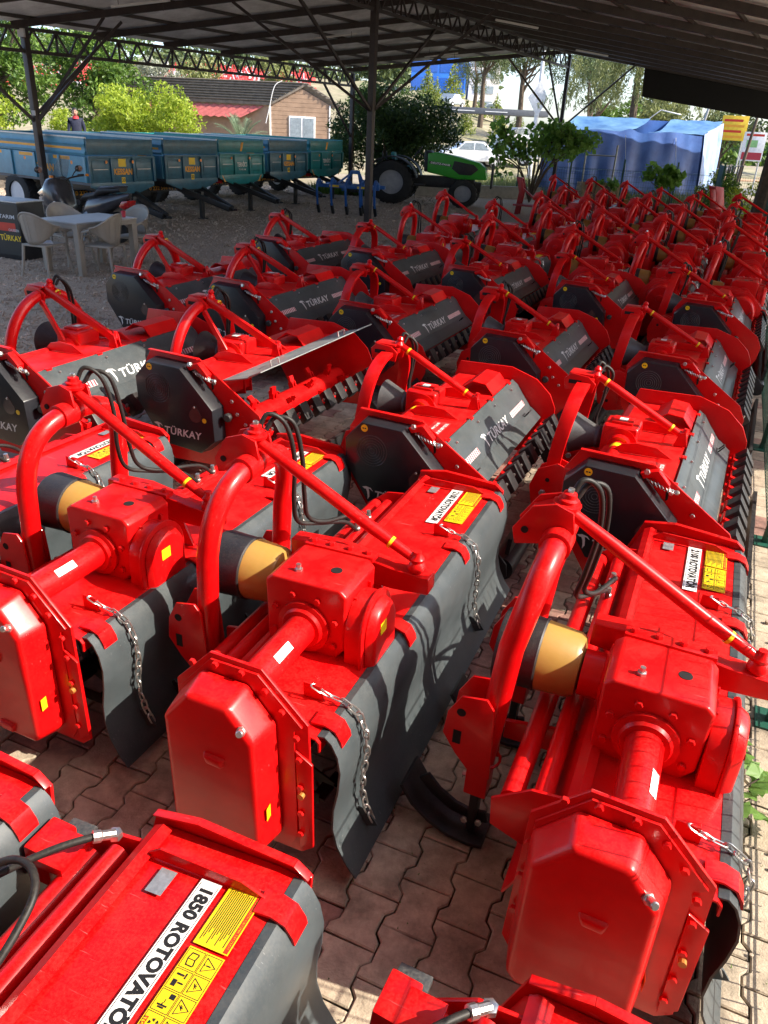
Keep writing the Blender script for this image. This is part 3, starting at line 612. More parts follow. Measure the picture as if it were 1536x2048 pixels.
# ------------------------------------------------------------------ ground, gravel, paving
def ground_mat(name, c1, c2, c3, scale, bump):
    m = bpy.data.materials.new(name); m.use_nodes = True; N = m.node_tree.nodes; L = m.node_tree.links; p = N['Principled BSDF']; p.inputs['Roughness'].default_value = .9
    g = N.new('ShaderNodeNewGeometry')
    v = N.new('ShaderNodeTexVoronoi'); v.inputs['Scale'].default_value = scale; L.new(g.outputs['Position'], v.inputs['Vector'])
    n = N.new('ShaderNodeTexNoise'); n.inputs['Scale'].default_value = .35; n.inputs['Detail'].default_value = 6; L.new(g.outputs['Position'], n.inputs['Vector'])
    sp = N.new('ShaderNodeSeparateColor'); L.new(v.outputs['Color'], sp.inputs[0])
    m1 = N.new('ShaderNodeMix'); m1.data_type = 'RGBA'; m1.inputs[6].default_value = (*c1, 1); m1.inputs[7].default_value = (*c2, 1); L.new(sp.outputs[0], m1.inputs[0])
    r = N.new('ShaderNodeMapRange'); r.inputs[1].default_value = .4; r.inputs[2].default_value = .65; L.new(n.outputs[0], r.inputs[0])
    m2 = N.new('ShaderNodeMix'); m2.data_type = 'RGBA'; m2.inputs[7].default_value = (*c3, 1); L.new(m1.outputs[2], m2.inputs[6])
    mm = N.new('ShaderNodeMath'); mm.operation = 'MULTIPLY'; mm.inputs[1].default_value = .6; L.new(r.outputs[0], mm.inputs[0]); L.new(mm.outputs[0], m2.inputs[0])
    L.new(m2.outputs[2], p.inputs['Base Color'])
    b = N.new('ShaderNodeBump'); b.inputs['Strength'].default_value = bump; b.inputs['Distance'].default_value = .02; L.new(v.outputs['Distance'], b.inputs['Height']); L.new(b.outputs[0], p.inputs['Normal'])
    return m
DIRT = ground_mat('dry_earth', (.24, .2, .15), (.32, .27, .21), (.17, .16, .09), 14, .5)
GRAV = ground_mat('gravel_bed', (.34, .25, .17), (.62, .48, .35), (.43, .325, .23), 55, .9)
MORT = ground_mat('joint_sand', (.2, .165, .125), (.27, .225, .17), (.14, .12, .08), 40, .4)
def sheet_poly(name, pts, z, m):
    b = MB(); b.add([(x, y, z) for x, y in pts], [tuple(range(len(pts)))]); return tag(b.build(name, m, smooth=0), kind='structure')
AX = 22.0; ex = Vector((math.cos(R(AX)), -math.sin(R(AX)), 0)); ey = Vector((math.sin(R(AX)), math.cos(R(AX)), 0))
def loc2(x, y, z=0): return ex*x+ey*y+Vector((0, 0, z))
sheet_poly('ground', [(-400, -60), (400, -60), (400, 700), (-400, 700)], -.012, DIRT)
def quad2(x0, x1, y0, y1): return [tuple(loc2(x, y)[:2]) for x, y in ((x0, y0), (x1, y0), (x1, y1), (x0, y1))]
pv = sheet_poly('pavement', quad2(-5.4, 1.95, -2.5, 30), .0, MORT); pv.location.z = -.012
sheet_poly('gravel_yard', [(-40, 2), (loc2(-5.4, -2.5).x, 2), tuple(loc2(-5.4, 30)[:2]), (7.5, 31), (6, 38), (-4, 34), (-40, 40)], -.006, GRAV)
def paver_mat():
    m = bpy.data.materials.new('concrete_paver'); m.use_nodes = True; N = m.node_tree.nodes; L = m.node_tree.links; p = N['Principled BSDF']; p.inputs['Roughness'].default_value = .85
    g = N.new('ShaderNodeNewGeometry')
    n = N.new('ShaderNodeTexNoise'); n.inputs['Scale'].default_value = .55; n.inputs['Detail'].default_value = 2; L.new(g.outputs['Position'], n.inputs['Vector'])
    ad = N.new('ShaderNodeMath'); ad.operation = 'MULTIPLY_ADD'; ad.inputs[1].default_value = .5; L.new(g.outputs['Random Per Island'], ad.inputs[0]); L.new(n.outputs[0], ad.inputs[2])
    cr = N.new('ShaderNodeValToRGB'); e = cr.color_ramp.elements; e[0].position = .45; e[0].color = (.24, .115, .09, 1); e[1].position = .95; e[1].color = (.42, .345, .255, 1)
    k = e.new(.62); k.color = (.29, .165, .13, 1); k = e.new(.74); k.color = (.37, .295, .215, 1)
    L.new(ad.outputs[0], cr.inputs[0])
    n2 = N.new('ShaderNodeTexNoise'); n2.inputs['Scale'].default_value = 11; n2.inputs['Detail'].default_value = 9; n2.inputs['Roughness'].default_value = .75; L.new(g.outputs['Position'], n2.inputs['Vector'])
    r = N.new('ShaderNodeMapRange'); r.inputs[1].default_value = .3; r.inputs[2].default_value = .75; r.inputs[3].default_value = .62; r.inputs[4].default_value = 1.4; L.new(n2.outputs[0], r.inputs[0])
    n5 = N.new('ShaderNodeTexNoise'); n5.inputs['Scale'].default_value = 2.3; n5.inputs['Detail'].default_value = 6; n5.inputs['Roughness'].default_value = .7; L.new(g.outputs['Position'], n5.inputs['Vector'])
    r5 = N.new('ShaderNodeMapRange'); r5.inputs[1].default_value = .36; r5.inputs[2].default_value = .5; r5.inputs[3].default_value = .5; r5.inputs[4].default_value = 1; L.new(n5.outputs[0], r5.inputs[0])
    m5 = N.new('ShaderNodeMath'); m5.operation = 'MULTIPLY'; L.new(r.outputs[0], m5.inputs[0]); L.new(r5.outputs[0], m5.inputs[1])
    mu = N.new('ShaderNodeVectorMath'); mu.operation = 'SCALE'; L.new(cr.outputs[0], mu.inputs[0]); L.new(m5.outputs[0], mu.inputs['Scale']); L.new(mu.outputs[0], p.inputs['Base Color'])
    n3 = N.new('ShaderNodeTexNoise'); n3.inputs['Scale'].default_value = 120; n3.inputs['Detail'].default_value = 5; L.new(g.outputs['Position'], n3.inputs['Vector'])
    b = N.new('ShaderNodeBump'); b.inputs['Strength'].default_value = .5; b.inputs['Distance'].default_value = .006; L.new(n3.outputs[0], b.inputs['Height']); L.new(b.outputs[0], p.inputs['Normal'])
    return m
PAVER = paver_mat()
PL, PA, PB = .205, .083, .013
half = [(PA+PB, -PL/2), (PA+PB, -PL/4-.014), (PA-PB, -PL/4+.014), (PA-PB, PL/4-.014), (PA+PB, PL/4+.014), (PA+PB, PL/2)]
DOG = half+[(-x, y) for x, y in reversed(half)]
DOGI = inset(DOG, .0026); DOGT = inset(DOG, .0075)
def paver_verts(x, y, dz, rot):
    c, s_ = math.cos(rot), math.sin(rot); out = []
    for P, z in ((DOGI, -.014), (DOGI, -.005), (DOGT, 0)):
        for px, py in P: v = loc2(x+px*c-py*s_, y+px*s_+py*c, z+dz); out.append(tuple(v))
    return out
n12 = len(DOG)
PF = [tuple(range(2*n12, 3*n12))]+[(k*n12+i, k*n12+(i+1) % n12, (k+1)*n12+(i+1) % n12, (k+1)*n12+i) for k in (0, 1) for i in range(n12)]
pmesh = MB().add([(x, y, z) for P, z in ((DOGI, -.014), (DOGI, -.005), (DOGT, 0)) for x, y in P], PF).mesh('paver', PAVER, smooth=0)
cells = []
for i in range(-33, 12):
    for j in range(-8, 60):
        x = i*2*PA; y = j*PL+(PL/2 if i % 2 else 0)
        if -5.3 < x < 1.85 and y < 11: cells.append((x, y))
def vis(c):
    x, y = c
    if -.78 < x < .02 and .55 < y < 3.0: return 0
    if .42 < x < .8 and .9 < y < 5.5: return 1
    if -1.95 < x < -1.05 and 1.0 < y < 2.6: return 2
    return 9
cells.sort(key=lambda c: (vis(c), math.hypot(*loc2(*c)[:2])))
near, rest = cells[:300], cells[300:]
for x, y in near:
    o = obj('paver', pmesh, pv); a = random.gauss(0, .012)
    o.location = loc2(x, y, random.gauss(0, .0016)+.012); o.rotation_euler = (random.gauss(0, .008), random.gauss(0, .008), -R(AX)+a)
b = MB()
for x, y in rest: b.add(paver_verts(x, y, random.gauss(0, .0016)+.012, random.gauss(0, .012)), PF)
tag(b.build('pavers', PAVER, pv, smooth=0), kind='stuff')
# loose gravel stones
STONE = mat('gravel_stone', (.4, .305, .22), .85, var=.35, vscale=2.3, hue=(.62, .5, .39))
N_ = 24000
ang = rng.uniform(0, 2*math.pi, N_); pts = []
while len(pts) < N_:
    Y = 7+28*rng.random()**1.6; X = rng.uniform(-.62*Y, .02*Y+1.5)
    v = Vector((X, Y, 0))
    if v.dot(ex) < -5.3 or v.dot(ey) > 27: pts.append((X, Y))
P = np.array(pts); sz = rng.uniform(.01, .027, N_)*(1+P[:, 1]*.03)
base = np.array([(1, 0, 0), (-.5, .9, .1), (-.6, -.8, 0), (.1, .1, .8), (0, .1, -.4)])
jit = rng.uniform(.6, 1.3, (N_, 5, 3)); V = base[None]*jit*sz[:, None, None]
c, s_ = np.cos(ang)[:, None], np.sin(ang)[:, None]
VX = V[..., 0]*c-V[..., 1]*s_+P[:, 0:1]; VY = V[..., 0]*s_+V[..., 1]*c+P[:, 1:2]; VZ = V[..., 2]
V = np.stack([VX, VY, VZ], -1).reshape(-1, 3)
Fb = np.array([(0, 1, 3), (1, 2, 3), (2, 0, 3), (0, 4, 1), (1, 4, 2), (2, 4, 0)]); Fc = (Fb[None]+5*np.arange(N_)[:, None, None]).reshape(-1, 3)
me = bpy.data.meshes.new('gravel'); me.from_pydata(V.tolist(), [], Fc.tolist()); me.materials.append(STONE)
tag(obj('gravel', me), 'loose brown gravel stones covering the yard under the shed', kind='stuff')
# ------------------------------------------------------------------ open steel shed
STEEL = mat('brown_painted_steel', (.035, .024, .022), .5, var=.25, bump=.05, dust=.15)
SHEETM = mat('galvanised_roof_sheet', (.74, .75, .76), .5, metal=.05, var=.25, vscale=1.2, bump=.03)
CLOTH = mat('black_shade_cloth', (.006, .006, .007), .9, var=.2)
RP0 = Vector((-.83, 21.18, 0)); ua = Vector((.4555, .890, 0)); ub = Vector((math.sin(R(75)), math.cos(R(75)), 0))
EP0 = Vector((-8.4, 19.5, 0)); EP1 = Vector((-1.97, 32.1, 0)); RP1 = Vector((6.35, 35.2, 0))
shed = thing('open_shed', 'open steel shed with brown trusses and corrugated metal roof over the machines', 'shed', (0, 0, 0))
def ridge(a): return RP0+ua*a
LA = (RP1-RP0).length
def eave(a): return EP0+(EP1-EP0)*(a/LA)
def roofpt(a, f, z=0):
    """f -1 left eave, 0 ridge, positive = metres to the right of the ridge"""
    if f <= 0:
        p = ridge(a).lerp(eave(a), -f); return Vector((p.x, p.y, 5.36+(4.02+.012*a*.8-5.36)*(-f)+z))
    p = ridge(a)+ub*f; return Vector((p.x, p.y, 5.36-.088*f+z))
BR = 20.5
def near_a(f):  # unseen front roof edge, shaped to place the shade and let skylight in
    if f <= 6: return -15
    if f <= 10.5: return -15-7.4*(f-6)/4.5
    if f <= 15.2: return -22.4
    return max(-24.2, -22.4-1.8*(f-15.2)/3.8)
# corrugated sheets: wave runs along the ridge, ribs run down the slope
def corr(name, fs, a1):
    b = MB(); m = 0
    n = 1250; vs = []
    for i in range(n+1):
        w = .018*math.sin(i*math.pi/2+.78)
        for f in fs:
            a0 = near_a(f) if f > 0 else -7; a = a0+(a1-a0)*i/n; vs.append(roofpt(a, f, .19+w))
    k = len(fs); fc = [(i*k+j, i*k+j+1, (i+1)*k+j+1, (i+1)*k+j) for i in range(n) for j in range(k-1)]
    b.add(vs, fc); return b.build(name, SHEETM, shed, smooth=60)
corr('roof_sheet', [-1.06, -.5, 0], LA+.25); corr('roof_sheet', [0, 3, 6, 8.2, 10.5, 13, 15.2, 17, 19, BR], LA+.25)
arf = [LA*k/6 for k in range(-8, 7)]
for a in arf:
    if a > -7: MB().bar(roofpt(a, -1.03, .06), roofpt(a, 0, .06), .09, .14).build('rafter', STEEL, shed)
    MB().bar(roofpt(a, 0 if a > -15 else 6+4.5*(-15-a)/7.4, .06), roofpt(a, BR-.1, .06), .09, .14).build('rafter', STEEL, shed)
for f in (-.98, -.8, -.6, -.4, -.2, -.03): MB().bar(roofpt(-6.9, f, .145), roofpt(LA+.2, f, .145), .05, .07).build('purlin', STEEL, shed)
for f in (1.4, 3.0, 4.6, 6.2, 7.8, 9.4, 11.0, 12.6, 14.2, 16, 18, 20): MB().bar(roofpt(near_a(f)+.2, f, .145), roofpt(LA+.2, f, .145), .05, .07).build('purlin', STEEL, shed)
def truss(fun, a0, a1, dz, n):
    MB().bar(fun(a0, 0), fun(a1, 0), .07, .07).build('top_chord', STEEL, shed); MB().bar(fun(a0, -dz), fun(a1, -dz), .07, .07).build('bottom_chord', STEEL, shed)
    for i in range(n):
        u0 = a0+(a1-a0)*i/n; u1 = a0+(a1-a0)*(i+.5)/n; u2 = a0+(a1-a0)*(i+1)/n
        MB().bar(fun(u0, 0), fun(u1, -dz), .04, .04).build('web_bar', STEEL, shed); MB().bar(fun(u1, -dz), fun(u2, 0), .04, .04).build('web_bar', STEEL, shed)
        if i % 3 == 0: MB().bar(fun(u0, 0), fun(u0, -dz), .045, .045).build('web_post', STEEL, shed)
truss(lambda a, z: roofpt(a, -1, z-.03), -7.5, LA, .43, 33)
truss(lambda a, z: roofpt(a, 0, z-.03), -9, LA, .46, 36)
def post(p, zt, w=.11):
    MB().box((p.x, p.y, zt/2), (w, w, zt), Matrix.Rotation(-R(27), 3, 'Z')).build('post', STEEL, shed, bevel=.006)
    pl = MB().box((p.x, p.y, .01), (.3, .3, .02), Matrix.Rotation(-R(27), 3, 'Z')); pl.build('base_plate', STEEL, shed)
post(EP0, 3.98, .14); post(EP1, 4.12, .13); post(RP0, 5.3, .15); post(RP1, 5.3, .13)
post(ridge(-14.6), 5.3, .15)
for a in (-20, -8, 4): post(ridge(a)+ub*19.8, 3.55, .12)
dE = (EP1-EP0).normalized(); dR = ua
def brace(p, z, q, w=.06): MB().bar((p.x, p.y, z), q, w, w).build('brace', STEEL, shed)
for sgn in (-1, 1):
    brace(EP0, 2.15, roofpt(sgn*2.0, -1, -.45)); brace(RP0, 2.75, roofpt(sgn*3.4, 0, -.5)); brace(RP1, 2.7, roofpt(LA+sgn*2.6 if sgn < 0 else LA-.2, 0 if sgn < 0 else 3.0, -.4 if sgn < 0 else .05))
    brace(RP0, 2.75, roofpt(0, -.42 if sgn < 0 else 3.0, .0)); 
brace(EP0, 2.15, roofpt(0, -.78, 0)); brace(EP1, 2.0, roofpt(LA-2.2, -1, -.45)); brace(RP1, 2.7, roofpt(LA, -.3, .0)); brace(EP0, 2.3, roofpt(.8, -.8, .0))
b = MB()
p0, p1, q0, q1 = roofpt(LA+.1, 3.3, .1), roofpt(LA+.1, BR, .1), roofpt(LA+.1, 3.4, -1.02), roofpt(LA+.1, BR, -1.02)
e = ua*.03
b.add([p0, p1, q1, q0, p0+e, p1+e, q1+e, q0+e], [(0, 1, 2, 3), (7, 6, 5, 4), (0, 4, 5, 1), (3, 2, 6, 7), (0, 3, 7, 4), (1, 5, 6, 2)])
b.build('shade_cloth', CLOTH, shed, smooth=0, label='black shade cloth hanging below the far roof edge')
LAMPW = mat('lamp_tube_white', (.7, .7, .68), .4, var=.03)
for a, f in ((-1.6, -.62), (5.5, -.55), (12, -.5), (2, 2.2), (9.5, 2.2)):
    p = roofpt(a, f, -.12); tg = thing('fluorescent_lamp', 'unlit white tube lamp under the %s roof half, %s from the front' % ('left' if f < 0 else 'right', {-1.6: 'first', 5.5: 'second', 12: 'third', 2: 'first', 9.5: 'second'}[a]), 'lamp', p, 0, 'unlit tube lamps under the roof')
    MB().bar((0, 0, 0), (ub if f > 0 else (ridge(a)-eave(a)).normalized())*1.2+Vector((0, 0, -.1 if f > 0 else .2)), .06, .045).build('housing', LAMPW, tg)
    for k in (.15, 1.05): MB().cyl((ub.x*k if f > 0 else k*.97, ub.y*k if f > 0 else k*.22, .0), (ub.x*k if f > 0 else k*.97, ub.y*k if f > 0 else k*.22, .24), .006, 6).build('hanger', STEEL, tg)
# ------------------------------------------------------------------ green welded mesh fence on the right
GRN = mat('green_fence_paint', (.012, .075, .05), .45, var=.15)
def fence_panel_mesh(w, h, sx=.066, sz=.2, r=.0034):
    b = MB()
    n = int(w/sx)
    for i in range(n+1): b.tube([(0, w*i/n, .05), (0, w*i/n, h)], r, 3)
    for k in range(int(h/sz)+1):
        z = .06+k*sz
        b.tube([(-.004, 0, z), (-.004, w, z)], r*1.2, 3); 
        if k % 3 == 0: b.tube([(.012, 0, z+.03), (.012, w, z+.03)], r*1.2, 3)
    return b.mesh('mesh_panel', GRN, smooth=0)
fpm = fence_panel_mesh(1.94, 1.42)
fence = thing('mesh_fence', 'green welded mesh fence running along the right side of the machines', 'fence', (0, 0, 0))
F0 = loc2(.69, .85); FD = dirs(AX)
postm = MB().box((0, 0, .78), (.06, .05, 1.56)).mesh('fence_post', GRN, bevel=.006)
for k in range(-1, 12):
    p = F0+FD*(2.0*k+.55)
    o = obj('fence_post', postm, fence); o.location = p; o.rotation_euler = (R(random.uniform(-1, 1)), R(2.5), -R(AX))
    o = obj('mesh_panel', fpm, fence); o.location = p+FD*.03; o.rotation_euler = (0, R(2.5), -R(AX)); tag(o, kind='stuff')
    MB().box(p+Vector((0, 0, .006)), (.16, .16, .012), Matrix.Rotation(-R(22), 3, 'Z')).build('base_plate', GRN, fence)
# ------------------------------------------------------------------ placing the machines
def put(o, x, y, az, tilt=0, s=1.0):
    o.location = (x, y, 0); o.rotation_euler = Euler((0, R(tilt), -R(az)), 'XYZ'); o.scale = (s, s, s)
def relabel(o, label, group): o['label'] = label; o['group'] = group
G1 = 'rotary tillers in the front row'
def name_for(r): return r
ra = rotovator('red rotary tiller in the middle of the front row, chains down its grey flap'); ra['group'] = G1
TINY = ('bolt',)
put(ra, -.506, 2.026, 21.72, -1.06)
rb = copy_tree(ra); put(rb, .611, 1.521, 22.16, .94); relabel(rb, 'red rotary tiller beside the green fence, nearest to the fig plant', G1)
rc = copy_tree(ra); put(rc, -1.47, 2.51, 23); relabel(rc, 'red rotary tiller with white sticker on its tube, left of the middle one', G1)
rd = copy_tree(ra); put(rd, -2.62, 2.65, 23.5); relabel(rd, 'red rotary tiller cut by the left edge below the mulcher with pipe arch', G1)
re_ = rotovator('red rotary tiller at bottom left showing the large 1850 name sticker', name_text='1850 ROTOVATÖR', short=True); re_['group'] = 'rotary tillers cut by the bottom edge'
put(re_, -.1593-.352*math.cos(R(21))-LEN*math.sin(R(21)), 1.397+.352*math.sin(R(21))-LEN*math.cos(R(21)), 21, -2)
rf = copy_tree(re_); put(rf, -.992-.352*math.cos(R(22))-LEN*math.sin(R(22)), 1.679+.352*math.sin(R(22))-LEN*math.cos(R(22)), 22); relabel(rf, 'red rotary tiller with grey flap corner at left edge above the 1850 one', 'rotary tillers cut by the bottom edge')
rg = copy_tree(re_); put(rg, .4146+.08-LEN*math.sin(R(24)), 1.137-.04-LEN*math.cos(R(24)), 24); relabel(rg, 'red rotary tiller at the bottom edge in front of the one by the fence', 'rotary tillers cut by the bottom edge')
# mulchers: (x, y, azimuth, scale, kind)
ma = mulcher('sunlit red flail mulcher, second from the fence in the first mulcher row'); ma['group'] = 'flail mulchers in three rows'
mp = mulcher('red flail mulcher with round pipe arch at the left edge below the gravel', pipe=True); mp['group'] = 'flail mulchers in three rows'
mo = mulcher('red flail mulcher with its bonnet open showing the red rotor', pipe=True, opened=True); mo['group'] = 'flail mulchers in three rows'
put(ma, .046, 4.322, 22.7); put(mp, -2.71, 5.11, 23.5, 0, 1.08); put(mo, -1.46, 5.16, 23.5, 0, 1.06)
mrow = ['first', 'second', 'third']; mcol = ['nearest the fence', 'second from the fence', 'third from the fence', 'fourth from the fence', 'farthest from the fence']
for src, x, y, az, s_, r_, c_ in [(ma, 1.267, 3.835, 24, 1, 0, 0), (ma, .974, 6.593, 23.9, 1, 1, 1), (ma, 2.19, 6.06, 24, 1, 1, 0), (ma, -.30, 7.26, 23.5, 1.04, 1, 2),
        (mp, -1.62, 7.9, 23.5, 1.08, 1, 3), (mp, -2.72, 8.2, 23.5, 1.08, 1, 4), (mp, -1.76, 11.21, 23.5, 1.08, 2, 4), (ma, -.42, 10.56, 23.5, 1.08, 2, 3), (ma, .87, 9.81, 23.5, 1.03, 2, 2), (ma, 2.16, 9.28, 23.5, 1, 2, 1), (ma, 3.34, 8.52, 23.5, 1, 2, 0)]:
    o = copy_tree(src, skip=(TINY if r_ == 2 else ())+(('hose', ) if (r_+c_) % 2 else ())); put(o, x, y, az, 0, s_)
    relabel(o, 'red flail mulcher, %s in the %s mulcher row' % (mcol[c_], mrow[r_]), 'flail mulchers in three rows')
# far rotary tillers
FR = {5: [(.21, 12.7), (1.36, 11.83), (2.52, 10.94), (3.36, 10.3), (4.21, 9.81)],
      4: [(.84, 15.86), (1.78, 15.11), (2.8, 14.64), (3.62, 13.82), (4.37, 12.76), (5.3, 12.32)],
      3: [(3.06, 17.71), (3.93, 16.77), (4.8, 16.19), (5.58, 15.53), (6.18, 14.75)],
      2: [(4.22, 20.8), (4.97, 19.57), (5.87, 18.76), (6.62, 18.11), (7.34, 17.38)],
      1: [(4.72, 25.12), (5.58, 23.85), (6.44, 23.2), (7.15, 22.1), (7.76, 20.89), (8.4, 19.85)]}
rfar = None; word = ['first', 'second', 'third', 'fourth', 'fifth', 'sixth']; rown = {5: 'first tiller row behind the mulchers', 4: 'second tiller row behind the mulchers', 3: 'third tiller row behind the mulchers', 2: 'fourth tiller row behind the mulchers', 1: 'last tiller row before the blue tarp'}
for r_, L_ in FR.items():
    for k, (x, y) in enumerate(L_):
        if rfar is None: rfar = rotovator('x', detail=False, dome=True, stand=False); o = rfar
        else: o = copy_tree(rfar, skip=(() if r_ == 5 else ('bolt', 'painted_pin_hole'))+(('hose', ) if random.random() < .5 else ())+(('chain', ) if random.random() < .35 else ()))
        put(o, x, y, 23+random.uniform(-1.2, 1.2), random.uniform(-2, 2), random.uniform(.96, 1.03))
        relabel(o, 'red rotary tiller, %s from left in the %s' % (word[k], rown[r_]), 'shaded rotary tillers behind the mulchers')
# ------------------------------------------------------------------ tipping trailers
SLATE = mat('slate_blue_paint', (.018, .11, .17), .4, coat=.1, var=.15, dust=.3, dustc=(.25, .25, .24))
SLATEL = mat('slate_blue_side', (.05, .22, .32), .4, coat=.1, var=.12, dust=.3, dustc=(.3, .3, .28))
TEAL = mat('teal_paint', (.002, .2, .22), .38, coat=.15, var=.12, dust=.2)
ORNG = mat('orange_print', (.75, .33, .02), .45, var=.05)
RIMW = mat('white_rim', (.6, .6, .62), .4, var=.06, dust=.2)
TYRE = mat('tyre_rubber', (.013, .013, .013), .8, var=.3, dust=.35, dustc=(.14, .12, .1))
BEDIN = mat('bed_lining', (.05, .07, .1), .5, var=.2, dust=.3)
LAMPO = mat('orange_reflector', (.8, .25, .02), .3)
LAMPR = mat('red_lens', (.4, .01, .01), .2, coat=.5)
def wheel(parent, c, r, w, lugs=22, rimm=RIMW, rr=.58, name='wheel', ax=(0, 1, 0)):
    c = Vector(c); a = Vector(ax).normalized()
    t = MB(); t.lathe([(-w/2, r*rr), (-w/2, r*.86), (-w*.42, r*.95), (-w*.3, r*.975), (w*.3, r*.975), (w*.42, r*.95), (w/2, r*.86), (w/2, r*rr)], c, a, 36, cap=False)
    u, v = frame_from(a)
    for i in range(lugs):
        th = 2*math.pi*i/lugs
        for s_ in (-1, 1):
            th2 = th+(math.pi/lugs if s_ > 0 else 0)
            d = u*math.cos(th2)+v*math.sin(th2); d2 = u*math.cos(th2+.16)+v*math.sin(th2+.16)
            t.bar(c+d*r*.985+a*(s_*w*.05), c+d2*r*.975+a*(s_*w*.45), r*.05, r*.075, up=d)
    ty = t.build(name, TYRE, parent)
    rm = MB(); rm.lathe([(-w*.36, r*rr), (-w*.34, r*rr*.92), (-w*.1, r*rr*.85), (-w*.05, r*rr*.5), (-w*.08, r*.1), (w*.08, r*.1), (w*.05, r*rr*.5), (w*.1, r*rr*.85), (w*.34, r*rr*.92), (w*.36, r*rr)], c, a, 28); rm = rm.build('rim', rimm, ty)
    for k in range(6):
        th = math.pi*k/3; p = c+(u*math.cos(th)+v*math.sin(th))*r*.2
        MB().cyl(p-a*w*.11, p+a*w*.11, .014, 6).build('wheel_nut', ZINC, rm)
    return ty
def trailer(label, main, side, kind):
    t = thing('tipping_trailer', label, 'trailer', group='tipping trailers parked in a row'); W = .95; Ln = 4.7; z0, z1, z2 = .98, 1.52, 1.9
    MB().box((-Ln/2, 0, z0-.03), (Ln, 1.86, .06)).build('bed_floor', BEDIN, t)
    fr = MB().box((0, 0, (z0+z1)/2), (.03, 1.9, z1-z0)).build('front_panel', main, t, bevel=.004)
    MB().box((.0, 0, (z1+z2)/2+.02), (.035, 1.9, z2-z1-.05)).build('top_board', main, fr, bevel=.004)
    MB().prism([(-.93, z0), (.93, z0), (.93, z0-.1), (.42, z0-.26), (-.42, z0-.26), (-.93, z0-.1)], 'x', -.015, .012).build('apron', main, fr, bevel=.004)
    for y in (-.93, -.32, .32, .93): MB().box((.035, y, (z0+z1)/2-.0), (.05, .07, z1-z0)).build('rib', main, fr, bevel=.006)
    for y in (-.63, .63): MB().box((.022, y, z0+.27), (.016, .46, .4)).build('pressed_field', main, fr, bevel=.01); MB().box((.035, y, z0+.28), (.01, .4, .015)).build('ledge', SILV, fr)
    MB().box((.03, 0, z1+.0), (.05, 1.9, .05)).build('rail', main, fr, bevel=.006)
    for y in (-.38, .38): disc('reflector', LAMPO, fr, (.062, y*1.0-.1, z1-.1), (1, 0, 0), .035)
    if kind == 'K':
        text('brand_print', 'KESSAN', ORNG, fr, (.02, 0, z0+.22), (0, 1, 0), (0, 0, 1), .17, bold=.05, width=.56, shear=.15)
        decal('yellow_plate', YEL, fr, (.02, 0, z0+.42), (0, 1, 0), (0, 0, 1), .22, .17); decal('yellow_plate', YEL, fr, (.02, 0, z0+.04), (0, 1, 0), (0, 0, 1), .11, .13)
        text('code_print', '33', INK, fr, (.0215, 0, z0+.04), (0, 1, 0), (0, 0, 1), .1, bold=.03)
    else:
        text('brand_print', 'TERNİK\'S', WHT, fr, (.02, 0, z0+.26), (0, 1, 0), (0, 0, 1), .16, bold=.03, width=.42); text('small_print', 'TARIM', WHT, fr, (.02, 0, z0+.13), (0, 1, 0), (0, 0, 1), .06, bold=.02, width=.3, space=1.5)
        flat([[(-.1, -.12), (-.02, -.12), (.06, .12), (-.04, .12)]], (.02, .02, z2-.18), (0, 1, 0), (0, 0, 1)).build('flash', ORNG, fr, smooth=0)
        for s_ in (-1, 1): flat([[(0, 0), (.1, -.18), (.16, -.18), (.03, 0)]], (.016, s_*.85, z0-.02), (0, -s_, 0), (0, 0, 1)).build('corner_flash', ORNG, fr, smooth=0)
    MB().box((-Ln, 0, (z0+z2)/2), (.04, 1.9, z2-z0)).build('tailgate', main, t, bevel=.004)
    for s_ in (-1, 1):
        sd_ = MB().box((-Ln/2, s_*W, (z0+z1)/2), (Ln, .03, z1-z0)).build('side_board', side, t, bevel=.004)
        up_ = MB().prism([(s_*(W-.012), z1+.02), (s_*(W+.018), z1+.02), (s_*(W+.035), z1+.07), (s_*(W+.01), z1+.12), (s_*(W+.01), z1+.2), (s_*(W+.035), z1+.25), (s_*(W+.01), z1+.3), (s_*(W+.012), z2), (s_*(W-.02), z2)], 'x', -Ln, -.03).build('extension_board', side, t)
        MB().box((-Ln/2, s_*(W-.0), z2+.012), (Ln, .05, .03)).build('top_rail', SILV if kind == 'K' else side, up_)
        for i in range(6): MB().box((-.06-i*(Ln-.12)/5, s_*(W+.03), (z0+z1)/2), (.07, .045, z1-z0)).build('rib', side, sd_, bevel=.005)
        decal('stripe', ORNG, up_, (-Ln/2, s_*(W+.0125), z1+.16), (s_*-1, 0, 0), (0, 0, 1), Ln-.3, .05) if kind == 'K' else None
        for i in range(3 if kind == 'K' else 0): decal('stripe', ORNG, sd_, (-.9-i*1.3, s_*(W+.0165), z1-.05), (s_*-1, 0, 0), (0, 0, 1), .6, .07)
        if kind == 'K': text('brand_print', 'KESSAN', ORNG, sd_, (-1.6, s_*(W+.017), z0+.24), (s_*-1, 0, 0), (0, 0, 1), .2, bold=.05, width=.75, shear=.15)
        disc('reflector', LAMPO, sd_, (-.55, s_*(W+.015), z1-.14), (0, s_, 0), .04); disc('reflector', LAMPO, sd_, (-2.3, s_*(W+.015), z1-.14), (0, s_, 0), .04)
        if kind != 'K': MB().box((-.25, s_*.72, z0-.2), (.08, .2, .09)).build('lamp', LAMPR, t, bevel=.01)
